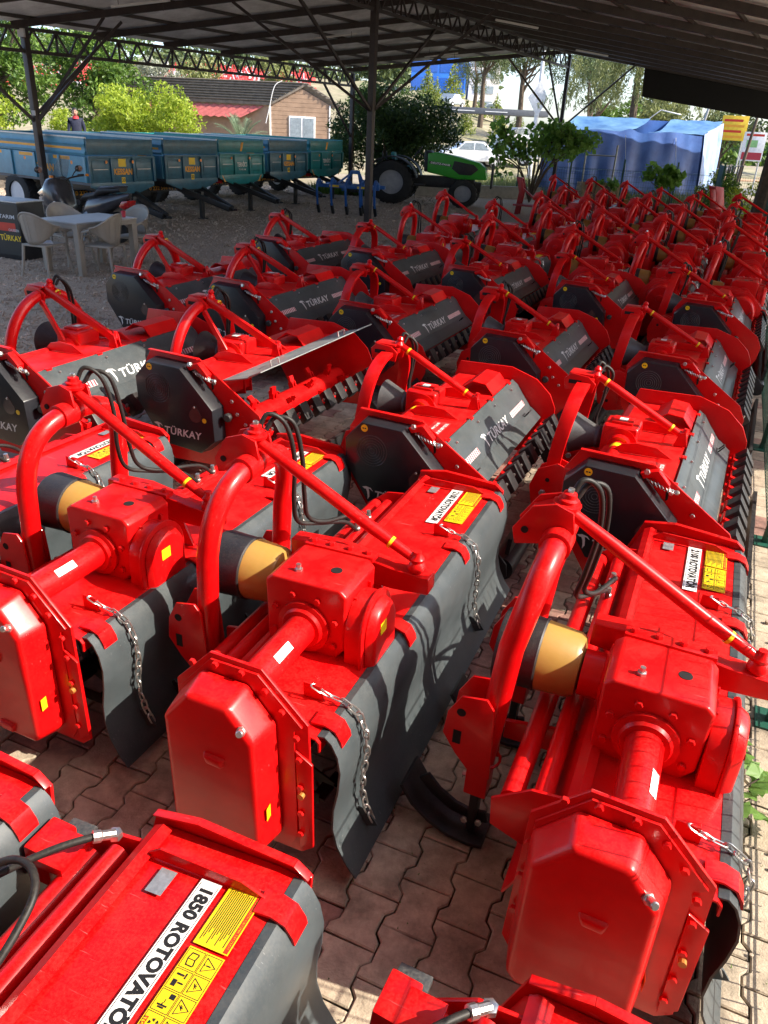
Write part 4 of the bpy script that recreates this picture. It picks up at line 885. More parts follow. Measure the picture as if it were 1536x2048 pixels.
    for s_ in (-1, 1):
        MB().box((-Ln/2, s_*.38, z0-.16), (Ln-.2, .08, .18)).build('chassis_beam', BLACK, t, bevel=.006)
        MB().bar((-.15, s_*.38, .74), (1.35, s_*.05, .34), .09, .13).build('drawbar', BLACK, t, bevel=.006)
        MB().bar((-2.9, s_*.38, .8), (-2.9, s_*.42, .5), .5, .06).build('spring_pack', BLACK, t)
    MB().tube([(1.33, 0, .34), (1.45, 0, .33), (1.5, .05, .33), (1.55, 0, .33), (1.5, -.05, .33), (1.45, 0, .33)], .025, 8).build('tow_eye', BLACK, t)
    MB().box((.3, .0, .34), (.1, .1, .68)).build('parking_leg', BLACK, t, bevel=.005); MB().box((.3, 0, .01), (.2, .2, .02)).build('leg_foot', BLACK, t)
    MB().cyl((-2.9, -.8, .52), (-2.9, .8, .52), .05, 12).build('axle', BLACK, t); MB().box((-2.1, 0, .55), (.3, .5, .35)).build('tool_box', BLACK, t, bevel=.01)
    for s_ in (-1, 1): wheel(t, (-2.9, s_*.78, .52), .52, .3)
    MB().box((-.9, 0, .68), (.02, 1.5, .16)).build('number_board', BLACK, t); text('phone_print', '0 232 544 44 11', ORNG, t, (-.888, -.2, .68), (0, 1, 0), (0, 0, 1), .13, bold=.03, width=1.0)
    return t
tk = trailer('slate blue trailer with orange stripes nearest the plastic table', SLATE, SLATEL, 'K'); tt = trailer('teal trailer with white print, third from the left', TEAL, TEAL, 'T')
def puttr(o, x, y): o.location = (x, y, 0); o.rotation_euler = (0, 0, -R(32))
puttr(tk, -6.6, 19.7); puttr(tt, -4.75, 24.85)
o = copy_tree(tk); puttr(o, -5.55, 22.1); o['label'] = 'slate blue trailer with orange lettering, second from the left'
o = copy_tree(tk); puttr(o, -3.75, 27.65); o['label'] = 'slate blue trailer between the two teal trailers'
o = copy_tree(tt); puttr(o, -2.75, 30.4); o['label'] = 'teal trailer at the right end of the row beside the bush'
# ------------------------------------------------------------------ plastic table and chairs
PLA = mat('taupe_plastic', (.33, .29, .235), .5, var=.05, bump=.02); PLT = mat('pale_table_plastic', (.42, .4, .375), .4, var=.05)
e1 = Vector((-.896, .443, 0)); e2 = Vector((.443, .896, 0)); tc_ = Vector((-5.27, 13.75, 0))
tb = thing('plastic_table', 'rectangular taupe plastic table on the gravel', 'table', tc_, math.atan2(e2.y, e2.x))
top = MB().box((0, 0, .825), (1.36, .92, .03)).build('table_top', PLT, tb, bevel=.012, seg=3)
for s_ in (-1, 1): MB().box((0, s_*.43, .775), (1.26, .035, .075)).build('apron', PLA, tb, bevel=.006); MB().box((s_*.65, 0, .775), (.035, .82, .075)).build('apron', PLA, tb, bevel=.006)
for sx in (-1, 1):
    for sy in (-1, 1): MB().prism([(sx*.66, sy*.44), (sx*.56, sy*.44), (sx*.56, sy*.35), (sx*.66, sy*.35)], 'z', 0, .81, [(sx*.665, sy*.445), (sx*.55, sy*.445), (sx*.55, sy*.335), (sx*.665, sy*.335)]).build('leg', PLA, tb, bevel=.01)
def chair(label):
    t = thing('plastic_chair', label, 'chair', group='plastic chairs round the table')
    st = MB(); st.prism([(-.24, -.22), (.22, -.2), (.25, 0), (.22, .2), (-.24, .22)], 'z', .44, .47); st.build('seat', PLA, t, bevel=.012, seg=3)
    n, m = 17, 9; vs = []
    for i in range(n):
        a = R(-88+176*i/(n-1))
        for k in range(m):
            u = k/(m-1); top_ = .93-.2*(abs(math.sin(a))**2.2); bot = .47+.19*abs(math.sin(a))**3
            z = bot+(top_-bot)*u; rr_ = .26+.06*u
            vs.append((.02-math.cos(a)*rr_*1.02, math.sin(a)*rr_*1.02, z))
    fs = [(i*m+k, (i+1)*m+k, (i+1)*m+k+1, i*m+k+1) for i in range(n-1) for k in range(m-1)]
    me = MB().add(vs, fs).mesh('backrest', PLA); bm = bmesh.new(); bm.from_mesh(me); bmesh.ops.solidify(bm, geom=bm.faces, thickness=.014); bm.to_mesh(me); bm.free(); me.shade_smooth(); bk = obj('backrest', me, t)
    rimp = [vs[i*m+m-1] for i in range(n)]; MB().tube(rimp, .014, 8).build('back_rim', PLA, bk)
    for k in range(9): i = 2+int(k*1.5); MB().tube([(x*1.03, y*1.03, z) for x, y, z in vs[i*m:(i+1)*m]], .003, 5).build('back_rib', PLA, bk)
    for sx, sy in ((-1, -1), (-1, 1), (1, -1), (1, 1)):
        MB().tube([(sx*.22, sy*.2, .47), (sx*.25, sy*.225, .2), (sx*.285, sy*.25, .0)], [.024, .021, .017], 10).build('leg', PLA, t)
    for sy in (-1, 1): MB().tube([(.02, sy*.29, .70), (.16, sy*.28, .66), (.22, sy*.24, .47)], .02, 8).build('armrest', PLA, t)
    return t
ch0 = chair('taupe plastic chair with papers on its seat, front left of the table')
cz = math.atan2(e2.y, e2.x)
ch0.location = tc_-e2*.86+e1*.12; ch0.rotation_euler = (0, 0, cz+.15)
for lab, p, rz in (('taupe plastic chair at the right front of the table, back to the machines', tc_-e1*.58-e2*.28, cz+math.pi/2+.25), ('taupe plastic chair at the left rear of the table beside the black stand', tc_+e1*.66+e2*.16, cz-math.pi/2-.2), ('taupe plastic chair at the far right end of the table behind the cup', tc_+e2*.85-e1*.1, cz+math.pi)):
    o = copy_tree(ch0); o.location = p; o.rotation_euler = (0, 0, rz); o['label'] = lab
for o_ in [x for x in col.objects if x.name.startswith('plastic_chair')]: o_.scale = (1.06, 1.06, 1.06)
cu = MB(); cu.lathe([(0, .027), (.002, .03), (.1, .04), (.102, .04), (.1, .037), (.004, .027)], (0, 0, 0), (0, 0, 1), 16, cap=False); cu.add([(.027*math.cos(i*.4), .027*math.sin(i*.4), .003) for i in range(16)], [tuple(range(16))])
c_ = cu.build('plastic_cup', mat('red_cup', (.55, .05, .07), .3)); c_.location = tc_+e2*.52-e1*.30+Vector((0, 0, .842)); tag(c_, 'small red plastic cup on the corner of the table', 'cup')
PAP = mat('paper', (.55, .58, .62), .6)
o = MB().box((0, 0, 0), (.24, .3, .02)).build('paper_stack', PAP, bevel=.004); o.location = ch0.location+Vector((0, 0, .51)); o.rotation_euler = (0, 0, .5); tag(o, 'stack of papers lying on the front left plastic chair', 'papers')
# black display stand at the left edge
st = thing('display_stand', 'black display stand with yellow lettering at the left edge', 'stand', (-7.25, 14.75, 0), R(-22))
MB().box((0, 0, .48), (1.5, .6, .96)).build('cabinet', BLACK, st, bevel=.01); MB().box((0, 0, .972), (1.54, .64, .022)).build('counter_top', SILV, st, bevel=.004)
fc_ = decal('poster', INK, st, (.0, -.3025, .5), (1, 0, 0), (0, 0, 1), 1.45, .85); decal('red_band', RINK, st, (.0, -.3035, .55), (1, 0, 0), (0, 0, 1), 1.3, .14)
text('brand_print', 'TÜRKAY', YEL, st, (.5, -.3045, .36), (1, 0, 0), (0, 0, 1), .13, bold=.02, width=.5); text('upper_print', 'TARIM', LOGO, st, (.48, -.3045, .72), (1, 0, 0), (0, 0, 1), .09, bold=.01, width=.36)
text('small_print', 'CHUESEN', LOGO, st, (.6, -.3055, .5), (1, 0, 0), (0, 0, 1), .06, bold=.01, width=.24)
# ------------------------------------------------------------------ scooter (local +X front)
SBLK = mat('scooter_black', (.045, .045, .05), .25, coat=.6, var=.1); SMAT = mat('scooter_seat', (.02, .02, .022), .55, bump=.05); SCR = mat('smoked_screen', (.3, .31, .31), .1, coat=.8); CHR = mat('chrome', (.7, .7, .7), .12, metal=1)
nt_ = SCR.node_tree; tb_ = nt_.nodes.new('ShaderNodeBsdfTransparent'); mx_ = nt_.nodes.new('ShaderNodeMixShader'); mx_.inputs[0].default_value = .55; nt_.links.new(nt_.nodes['Principled BSDF'].outputs[0], mx_.inputs[1]); nt_.links.new(tb_.outputs[0], mx_.inputs[2]); nt_.links.new(mx_.outputs[0], nt_.nodes['Material Output'].inputs[0])
sc = thing('motor_scooter', 'black maxi scooter with windscreen parked behind the plastic table', 'scooter', (-6.6, 17.1, 0), R(158)); sc.scale = (1.12, 1.12, 1.12)
def loft(secs, n=14):
    b = MB(); vs = []
    for (x, z, hw, hh) in secs:
        for k in range(n):
            a = 2*math.pi*k/n; c_, s_ = math.cos(a), math.sin(a)
            vs.append((x, hw*math.copysign(abs(c_)**.7, c_), z+hh*math.copysign(abs(s_)**.7, s_)))
    m = len(secs); b.add(vs, [(i*n+k, i*n+(k+1) % n, (i+1)*n+(k+1) % n, (i+1)*n+k) for i in range(m-1) for k in range(n)]+[tuple(range(n-1, -1, -1)), tuple((m-1)*n+k for k in range(n))]); return b
fw = wheel(sc, (.72, 0, .28), .28, .12, lugs=0, rimm=SBLK); wheel(sc, (-.72, 0, .28), .28, .15, lugs=0, rimm=SBLK)
bd = loft([(.92, .62, .05, .05), (.82, .72, .2, .2), (.66, .78, .29, .28), (.5, .72, .3, .36), (.4, .6, .24, .33), (.3, .45, .17, .18)]).build('front_fairing', SBLK, sc, smooth=60)
loft([(.4, .3, .16, .06), (.2, .34, .2, .1), (-.1, .4, .2, .14), (-.3, .5, .2, .16)]).build('floor_tunnel', SBLK, sc, smooth=60)
tl = loft([(-.05, .5, .12, .12), (-.25, .6, .21, .2), (-.6, .68, .2, .16), (-.95, .8, .12, .09), (-1.1, .86, .05, .04)]).build('tail_fairing', SBLK, sc, smooth=60)
loft([(-.02, .72, .1, .03), (-.15, .78, .17, .06), (-.4, .82, .18, .06), (-.5, .9, .17, .08), (-.62, .92, .16, .06), (-.95, .95, .11, .04)]).build('seat', SMAT, sc, smooth=60)
b = MB(); sv = []
for i in range(7):
    u = i/6
    for k in range(7):
        y = (k/6-.5)*(.46-.2*u*u); sv.append((.76-.36*u-abs(y)**1.5*1.1, y, .92+.5*u))
b.add(sv, [(i*7+k, i*7+k+1, (i+1)*7+k+1, (i+1)*7+k) for i in range(6) for k in range(6)]); b.build('windscreen', SCR, sc)
hb = MB().tube([(.3, -.38, 1.1), (.4, -.2, 1.06), (.42, 0, 1.02), (.4, .2, 1.06), (.3, .38, 1.1)], .016, 8).build('handlebar', SBLK, sc)
for s_ in (-1, 1):
    MB().cyl((.29, s_*.39, 1.1), (.35, s_*.29, 1.09), .022, 10).build('grip', SMAT, hb); mr = MB().tube([(.42, s_*.2, 1.05), (.5, s_*.36, 1.12), (.5, s_*.44, 1.18)], .01, 6).build('mirror_arm', SBLK, sc)
    MB().sph((.5, s_*.5, 1.2), .1, 12, (.35, 1, .6)).build('mirror', SBLK, mr); disc('mirror_glass', CHR, mr, (.464, s_*.5, 1.2), (-1, 0, 0), .05)
    MB().lathe([(0, .02), (.06, .025)], (.27, s_*.42, 1.1), (0, s_, 0), 8).build('indicator', LAMPO, hb)
MB().prism([(-1.02, .62), (-1.1, .68), (-1.12, .78), (-.98, .76), (-.9, .66)], 'y', -.12, .12).build('tail_lamp', LAMPR, tl, bevel=.02)
MB().tube([(-.55, .12, .96), (-.9, .15, 1.0), (-1.05, 0, 1.01), (-.9, -.15, 1.0), (-.55, -.12, .96)], .016, 8).build('grab_rail', SBLK, sc)
fd = MB().prism([(-1.02, .62), (-1.2, .35), (-1.18, .33), (-.98, .58)], 'y', -.09, .09).build('rear_mudguard', SBLK, sc); MB().box((-1.13, 0, .52), (.01, .2, .17), Matrix.Rotation(R(-25), 3, 'Y')).build('number_plate', WHT, fd); text('plate_print', '48 G 01', INK, fd, (-1.1365, 0, .52), (0, -1, 0), (.42, 0, .9), .07, bold=.02, width=.17)
disc('badge', SILV, bd, (.42, .302, .62), (0, 1, 0), .05); disc('badge', SILV, bd, (.42, -.302, .62), (0, -1, 0), .05)
MB().tube([(.62, 0, .75), (.72, 0, .28)], .04, 8).build('fork', CHR, sc); MB().cyl((-.2, .14, .28), (-.9, .17, .36), .06, 12).build('exhaust', SBLK, sc); MB().tube([(-.15, .12, .3), (-.12, .25, .0)], .014, 8).build('side_stand', SBLK, sc)
for s_ in (-1, 1): MB().prism([(.8, .72), (.88, .78), (.7, .9), (.62, .86)], 'y', s_*.2, s_*.235).build('headlamp', CHR, bd, bevel=.01)
# ------------------------------------------------------------------ blue chisel cultivator
BLU = mat('blue_paint', (.01, .1, .36), .4, coat=.15, var=.12, dust=.2)
cv_ = thing('chisel_cultivator', 'blue chisel cultivator with spring tines standing on the gravel', 'cultivator', (-1.5, 25.3, 0), R(-14))
for y, z in ((-.3, .78), (.35, .78)): MB().box((0, y, z), (1.9, .1, .1)).build('frame_beam', BLU, cv_, bevel=.006)
for x in (-.75, 0, .75): MB().box((x, .02, .78), (.1, .62, .09)).build('frame_tie', BLU, cv_, bevel=.006)
for k, (x, y) in enumerate(((-.9, -.3), (-.45, -.3), (0, -.3), (.45, -.3), (.9, -.3), (-.68, .35), (-.2, .35), (.3, .35), (.7, .35))):
    tn = MB().ribbon(catmull([(x, y, .9), (x, y-.16, .96), (x, y-.3, .86), (x, y-.32, .66), (x, y-.28, .4), (x, y-.2, .16), (x, y-.1, .04)]), (1, 0, 0), .06, .03).build('tine', BLU, cv_, bevel=.003, ang=60)
    MB().prism([(y-.27, .24), (y-.13, .0), (y-.07, .02), (y-.2, .26)], 'x', x-.04, x+.04).build('tine_point', BLACK, tn); MB().box((x, y-.03, .86), (.12, .14, .08)).build('clamp', BLU, tn, bevel=.006)
for s_ in (-1, 1): MB().bar((s_*.28, .3, .8), (s_*.1, .3, 1.18), .05, .09).build('headstock_bar', BLU, cv_, bevel=.004); MB().prism([(.35, .6), (.55, .62), (.55, .74), (.35, .86)], 'x', s_*.42-.02, s_*.42+.02).build('hitch_plate', BLU, cv_, bevel=.004)
MB().box((0, .3, 1.16), (.24, .12, .1)).build('top_link', BLU, cv_, bevel=.006); decal('yellow_mark', YEL, cv_, (-.45, -.352, .78), (1, 0, 0), (0, 0, 1), .3, .06); decal('yellow_mark', YEL, cv_, (.4, -.352, .78), (1, 0, 0), (0, 0, 1), .25, .06)
for s_ in (-1, 1): MB().bar((s_*.1, .3, 1.14), (s_*.35, -.3, .86), .04, .05).build('stay', BLU, cv_)
# ------------------------------------------------------------------ green tractor (local +X front)
TGR = mat('tractor_green', (.035, .34, .025), .3, coat=.4, var=.06); TDK = mat('tractor_dark', (.02, .02, .021), .5, var=.2, dust=.2)
tr = thing('green_tractor', 'low green orchard tractor standing before the bush', 'tractor', (-.25, 30.2, 0), -R(9)); tr.scale = (1.2, 1.1, 1.08)
for s_ in (-1, 1):
    wheel(tr, (0, s_*.55, .66), .66, .38, lugs=20, rimm=mat('tractor_rim', (.3, .3, .31), .45) if 'tractor_rim' not in MATS else MATS['tractor_rim'], rr=.55); wheel(tr, (2.12, s_*.52, .43), .43, .28, lugs=18, rimm=MATS['tractor_rim'], rr=.58)
    fe = MB(); arc = [(.78*math.cos(R(a))-.02, .70+.74*math.sin(R(a))) for a in range(10, 171, 10)]; fe.sheet(arc, s_*.34, s_*.78, .03); fe.build('fender', TDK, tr)
    hd = MB()
hood = [(1.0, 1.0), (1.0, 1.56), (1.25, 1.60), (1.9, 1.5), (2.5, 1.36), (2.72, 1.2), (2.76, .86), (1.9, .84)]
h = MB().prism(hood, 'y', -.33, .33).build('hood', TGR, tr, bevel=.03, seg=3, smooth=50)
for s_ in (-1, 1):
    MB().prism([(1.78, 1.38), (2.35, 1.30), (2.5, 1.16), (2.3, .98), (1.95, .98), (1.72, 1.15)], 'y', s_*.325, s_*.338).build('side_grille', TDK, h, bevel=.004)
    MB().prism([(1.05, 1.26), (1.7, 1.20), (1.7, 1.26), (1.05, 1.34)], 'y', s_*.33, s_*.336).build('name_band', TDK, h)
    text('brand_print', 'DEUTZ-FAHR', WHT, h, (1.38, s_*.3375, 1.265), (-s_, 0, .05*s_) if s_ > 0 else (1, 0, -.09), (.09, 0, 1), .075, bold=.03, width=.58)
    MB().prism([(2.56, 1.28), (2.7, 1.2), (2.74, 1.08), (2.66, 1.05), (2.5, 1.2)], 'y', s_*.2, s_*.325).build('headlamp', LOGO, h, bevel=.01)
MB().box((1.0, 0, 1.32), (.22, .6, .62)).build('dash_cowl', TDK, tr, bevel=.06, seg=3)
MB().box((1.1, 0, .72), (2.6, .36, .34)).build('chassis', TDK, tr, bevel=.03); MB().box((2.15, 0, .62), (.9, .3, .3)).build('front_axle_block', TDK, tr, bevel=.03); MB().cyl((2.12, -.5, .43), (2.12, .5, .43), .06, 10).build('front_axle', TDK, tr); MB().cyl((0, -.5, .66), (0, .5, .66), .12, 12).build('rear_axle', TDK, tr)
for s_ in (-1, 1): MB().box((.72, s_*.45, .62), (.5, .28, .04)).build('step', TDK, tr, bevel=.01); MB().box((2.9, s_*.26, .98), (.05, .09, .75)).build('guard_post', SILV if 'guard' in MATS else EDGE, tr, bevel=.008)
MB().box((2.9, 0, .75), (.06, .6, .2)).build('front_weight', EDGE, tr, bevel=.01); MB().box((2.9, 0, 1.3), (.05, .6, .08)).build('guard_bar', EDGE, tr, bevel=.01)
TCOV = mat('teal_seat_cover', (.02, .2, .22), .6)
stt = loft([(.0, 1.12, .25, .05), (.2, 1.1, .26, .07), (.48, 1.08, .24, .06)]).build('seat', TCOV, tr, smooth=60); MB().box((-.02, 0, 1.32), (.1, .46, .44), Matrix.Rotation(R(-14), 3, 'Y')).build('seat_back', TCOV, stt, bevel=.04, seg=3)
MB().tube([(.86, 0, 1.45), (.68, 0, 1.56)], .02, 8).build('steering_column', TDK, tr); b = MB(); ctr = Vector((.66, 0, 1.57)); u, v = frame_from((-.8, 0, .6)); b.tube([ctr+(u*math.cos(i*.314)+v*math.sin(i*.314))*.2 for i in range(20)], .014, 6, closed=True); b.build('steering_wheel', TDK, tr)
for s_ in (-1, 1): MB().tube([(-.3, s_*.33, .9), (-.34, s_*.33, 1.55)], .022, 8).build('roll_bar', TDK, tr)
# red implement headstocks standing among the far tillers
for lab, x, y, s_, rz in (('red tapered headstock plate standing behind the far left tillers', 4.2, 28.0, 1.0, -.4), ('red forked headstock rising behind the tillers beside the fence', 8.75, 22.6, 1.25, .2)):
    t = thing('implement_headstock', lab, 'headstock', (x, y, 0), rz)
    for k in (-1, 1): MB().prism([(-.3, .0), (-.16, .0), (-.06, .8), (-.16, 1.14), (-.36, 1.16), (-.3, 1.0), (-.22, .7)], 'y', k*.12-.01, k*.12+.01).build('side_cheek', RED2, t, bevel=.004)
    MB().box((-.24, 0, 1.12), (.18, .24, .05)).build('top_plate', RED2, t, bevel=.005); MB().bar((-.1, 0, .8), (.55, 0, .35), .12, .05).build('stay', RED2, t, bevel=.004); MB().box((.1, 0, .3), (.9, .5, .06)).build('base_frame', RED2, t, bevel=.005); MB().box((.45, 0, .14), (.08, .4, .28)).build('foot', RED2, t, bevel=.005); t.scale = (s_, s_, s_)
# ------------------------------------------------------------------ foliage
def leaf_mat(name, c1, c2, trans=.35):
    m = bpy.data.materials.new(name); m.use_nodes = True; N = m.node_tree.nodes; L = m.node_tree.links; p = N['Principled BSDF']; p.inputs['Roughness'].default_value = .5
    g = N.new('ShaderNodeNewGeometry'); cr = N.new('ShaderNodeValToRGB'); e = cr.color_ramp.elements; e[0].color = (*c1, 1); e[1].color = (*c2, 1); L.new(g.outputs['Random Per Island'], cr.inputs[0]); L.new(cr.outputs[0], p.inputs['Base Color'])
    t = N.new('ShaderNodeBsdfTranslucent'); L.new(cr.outputs[0], t.inputs[0]); mx = N.new('ShaderNodeMixShader'); mx.inputs[0].default_value = trans
    L.new(p.outputs[0], mx.inputs[1]); L.new(t.outputs[0], mx.inputs[2]); L.new(mx.outputs[0], N['Material Output'].inputs[0]); return m
BARK = mat('bark', (.09, .065, .045), .9, var=.3, vscale=8, bump=.6, bscale=20)
def leaves(name, clumps, n, size, m, parent, seed=1, asp=.45, droop=0, kind=None):
    """n small bent leaf quads scattered through clumps (cx,cy,cz,rx,ry,rz)"""
    g = np.random.default_rng(seed); C = np.array(clumps, float); w = (C[:, 3]*C[:, 4]*C[:, 5])**.67; idx = g.choice(len(C), n, p=w/w.sum())
    d = g.normal(size=(n, 3)); d /= np.linalg.norm(d, axis=1)[:, None]; r = g.random(n)**.38
    P = C[idx, :3]+d*C[idx, 3:]*r[:, None]
    a = g.normal(size=(n, 3))+d*.6; a[:, 2] -= droop; a /= np.linalg.norm(a, axis=1)[:, None]
    b = np.cross(a, g.normal(size=(n, 3))); b /= np.linalg.norm(b, axis=1)[:, None]
    s_ = (size*g.uniform(.6, 1.35, n))[:, None]; nn = np.cross(a, b)
    V = np.stack([P-a*s_*.5, P+b*s_*asp*.5+nn*s_*.06, P+a*s_*.5, P-b*s_*asp*.5+nn*s_*.06], 1).reshape(-1, 3)
    F = (np.arange(n)[:, None]*4+np.arange(4)[None]).tolist()
    me = bpy.data.meshes.new(name); me.from_pydata(V.tolist(), [], F); me.materials.append(m); o = obj(name, me, parent)
    return tag(o, kind=kind) if kind else o
def blob(c, r, n, rad, seed):
    g = np.random.default_rng(seed); out = []
    for _ in range(n):
        d = g.normal(size=3); d /= np.linalg.norm(d); q = g.random()**.45
        k = rad*g.uniform(.6, 1.3); out.append((c[0]+d[0]*r[0]*q, c[1]+d[1]*r[1]*q, c[2]+d[2]*r[2]*q, k, k, k*.8))
    return out
def tree(name, label, x, y, z0, trunk_h, tr_r, c, r, nclump, rad, nleaf, size, m, seed, cat='tree', group=None, droop=0, asp=.45, limbs=7):
    t = thing(name, label, cat, (x, y, z0), 0, group)
    g = np.random.default_rng(seed+50)
    tk_ = MB(); tk_.tube([(0, 0, -.1), (.04, .02, trunk_h*.35), (-.03, .05, trunk_h*.7), (0, 0, trunk_h)], [tr_r*1.2, tr_r, tr_r*.85, tr_r*.7], 10)
    cl = blob(c, r, nclump, rad, seed)
    for k in range(limbs):
        q = cl[int(g.integers(len(cl)))]; z = trunk_h*g.uniform(.55, 1); tk_.tube([(0, 0, z), (q[0]*.5, q[1]*.5, z+(q[2]-z)*.35), (q[0], q[1], q[2])], [tr_r*.5, tr_r*.32, tr_r*.1], 6)
    tk_.build('trunk', BARK, t); leaves('crown', cl, nleaf, size, m, t, seed, asp, droop); return t
LAUR = leaf_mat('laurel_leaf', (.025, .06, .012), (.09, .16, .035), .35); LIME = leaf_mat('lime_leaf', (.2, .3, .015), (.42, .5, .05), .45); MIDG = leaf_mat('green_leaf', (.04, .1, .012), (.14, .24, .03), .35); PINE = leaf_mat('pine_needles', (.05, .085, .03), (.13, .17, .06), .2); WILL = leaf_mat('willow_leaf', (.13, .16, .05), (.26, .28, .1), .35); FIGL = leaf_mat('fig_leaf', (.1, .22, .03), (.26, .44, .08), .55); PALM = leaf_mat('palm_leaf', (.12, .19, .11), (.25, .33, .2), .3); CONI = leaf_mat('conifer_leaf', (.1, .16, .02), (.3, .34, .06), .3); OLIV = leaf_mat('pale_leaf', (.2, .22, .15), (.4, .42, .33), .3)
# raised garden behind the trailers
tag(MB().prism([(-40, 27.8), (-12.5, 27.5), (-8.2, 32.6), (-5.0, 36.5), (-4, 60), (-40, 60)], 'z', -.2, .72).build('garden_terrace', DIRT, smooth=0), kind='structure')
tree('laurel_bush', 'dense dark evergreen bush behind the green tractor', -.55, 34.0, 0, 1.4, .12, (0, 0, 2.3), (2.75, 1.7, 1.85), 130, .55, 24000, .18, LAUR, 3, 'bush', asp=.35)
tree('lime_shrub', 'large yellow-green shrub in the sun behind the trailers', -10.6, 35.5, .7, .8, .1, (0, 0, 1.55), (2.5, 1.6, 1.5), 80, .5, 12000, .16, LIME, 5, 'shrub')
tree('lime_shrub', 'small yellow-green shrub beside the left shed post', -14.6, 36.5, .7, .4, .06, (0, 0, .9), (.9, .8, .8), 22, .35, 2600, .14, LIME, 6, 'shrub')
tree('broadleaf_tree', 'tall green tree at the left edge behind the trailers', -19.5, 40, .7, 2.4, .22, (0, 0, 3.2), (3.4, 2.4, 2.9), 90, .7, 11000, .24, MIDG, 8)
tree('broadleaf_tree', 'dark green tree behind the left shed post', -15.4, 43, .7, 2.6, .2, (0, 0, 3.1), (2.9, 2.2, 2.7), 75, .65, 9000, .22, MIDG, 9)
tree('broadleaf_tree', 'bright green low tree in front of the left tree', -17.8, 35, .7, 1.0, .12, (0, 0, 1.6), (1.8, 1.4, 1.3), 45, .45, 5000, .18, LIME, 10)
tree('pale_blossom_tree', 'pale whitish blossoming tree before the white roof', -14.2, 49, .7, 2, .12, (0, 0, 3.0), (1.9, 1.5, 1.3), 40, .5, 4000, .2, OLIV, 12)
# palm fronds
pa = thing('date_palm', 'young date palm with grey-green fronds before the wooden house', 'palm', (-7.3, 38.2, .7))
MB().lathe([(0, .25), (.5, .22), (.9, .16)], (0, 0, -.1), (0, 0, 1), 12).build('trunk', BARK, pa)
for k in range(20):
    a = k*2.4; el = R(30+50*((k*37) % 10)/10); Lf = 2.0; b = MB(); pr = []
    for i in range(11):
        u = i/10; rr_ = Lf*u*math.cos(el)*(1-.1*u); z = .7+Lf*u*math.sin(el)-.75*u*u; pr.append(Vector((math.cos(a)*rr_, math.sin(a)*rr_, z)))
    b.tube(pr, [.02*(1-.9*i/10)+.003 for i in range(11)], 4); side = Vector((-math.sin(a), math.cos(a), 0))
    for i in range(2, 11):
        for j in (0, .5):
            p = pr[i-1].lerp(pr[i], j); d = (pr[i]-pr[i-1]).normalized()
            for s_ in (-1, 1):
                e = p+(side*s_*.75+d*.55+Vector((0, 0, .25)))*.42*(1-.5*i/11); q = d*.018; b.add([p-q, p+q, e], [(0, 1, 2)])
    b.build('frond', PALM, pa, smooth=0)
# ------------------------------------------------------------------ wooden house
WOOD = mat('brown_cladding', (.33, .22, .15), .7, var=.15, vscale=3); SHING = mat('grey_shingle', (.17, .145, .12), .85, var=.25, vscale=5); AWN = mat('red_awning_sheet', (.42, .11, .1), .5, var=.15); WWHT = mat('white_frame', (.75, .76, .78), .4); GLASS = mat('window_glass', (.25, .3, .34), .06, coat=1, var=.2)
hs = thing('wooden_house', 'brown timber-clad house with grey shingle roof and red awning', 'house', (-5.4, 44.5, .7), R(8))
gw = 1.55; eh = 2.55; rh = 3.35; hl = 9.5
MB().prism([(-gw, 0), (gw, 0), (gw, eh), (0, rh-.05), (-gw, eh)], 'y', 0, .15).build('gable_wall', WOOD, hs)
for k in range(16):
    z = .1+k*.2; w = gw if z < eh-.1 else gw*(rh-z-.12)/(rh-eh)
    if w > .1: MB().box((0, -.012, z), (2*w, .03, .185), Matrix.Rotation(R(4), 3, 'X')).build('cladding_board', WOOD, hs)
ldir = Vector((-.93, .36, 0))
def hp(x, l, z): return Vector((x, 0, z))+ldir*l
b = MB(); b.add([hp(-gw, .05, 0), hp(-gw, hl, 0), hp(-gw, hl, eh), hp(-gw, .05, eh)], [(0, 1, 2, 3)]); b.build('side_wall', WOOD, hs, smooth=0)
for s_ in (-1, 1):
    b = MB(); A = [hp(s_*(gw+.3), -.35, eh-.12), hp(s_*(gw+.3), hl, eh-.12), hp(0, hl, rh+.06), hp(0, -.35, rh+.06)]; U = [p+Vector((0, 0, .12)) for p in A]
    b.add(A+U, [(0, 1, 2, 3), (4, 5, 6, 7), (0, 1, 5, 4), (1, 2, 6, 5), (2, 3, 7, 6), (3, 0, 4, 7)]); rf_ = b.build('roof', SHING, hs, smooth=0)
    for k in range(8):
        u = (k+.5)/8; p0 = A[0].lerp(A[3], u)+Vector((0, 0, .13)); p1 = A[1].lerp(A[2], u)+Vector((0, 0, .13)); MB().bar(p0, p1, .2, .02, up=(s_*-.4, 0, 1)).build('shingle_row', SHING, rf_)
b = MB(); aw = []
for i in range(61):
    l = .2+6.6*i/60; wv = .03*math.sin(i*math.pi/2); aw += [hp(-gw-.1, l, eh-.18+wv), hp(-gw-1.5, l-.2, eh-.75+wv)]
b.add(aw, [(2*i, 2*i+1, 2*i+3, 2*i+2) for i in range(60)]); b.build('awning', AWN, hs, smooth=0)
wn_ = MB(); wn_.box((.1, -.05, 1.45), (1.36, .06, 1.1)); wn_ = wn_.build('window', WWHT, hs, bevel=.01)
for s_ in (-1, 1): MB().box((.1+s_*.32, -.085, 1.45), (.56, .02, .94)).build('pane', GLASS, wn_)
for x in (-gw+.03, gw-.03): MB().box((x, -.04, eh/2), (.07, .05, eh)).build('corner_trim', WWHT, hs)
MB().tube(catmull([(-.9, -.3, rh+.2), (-1.3, -.4, rh-.1), (-1.6, -.6, eh-.4), (-1.75, -.7, 1.6)]), .018, 5).build('cable', LOGO, hs)
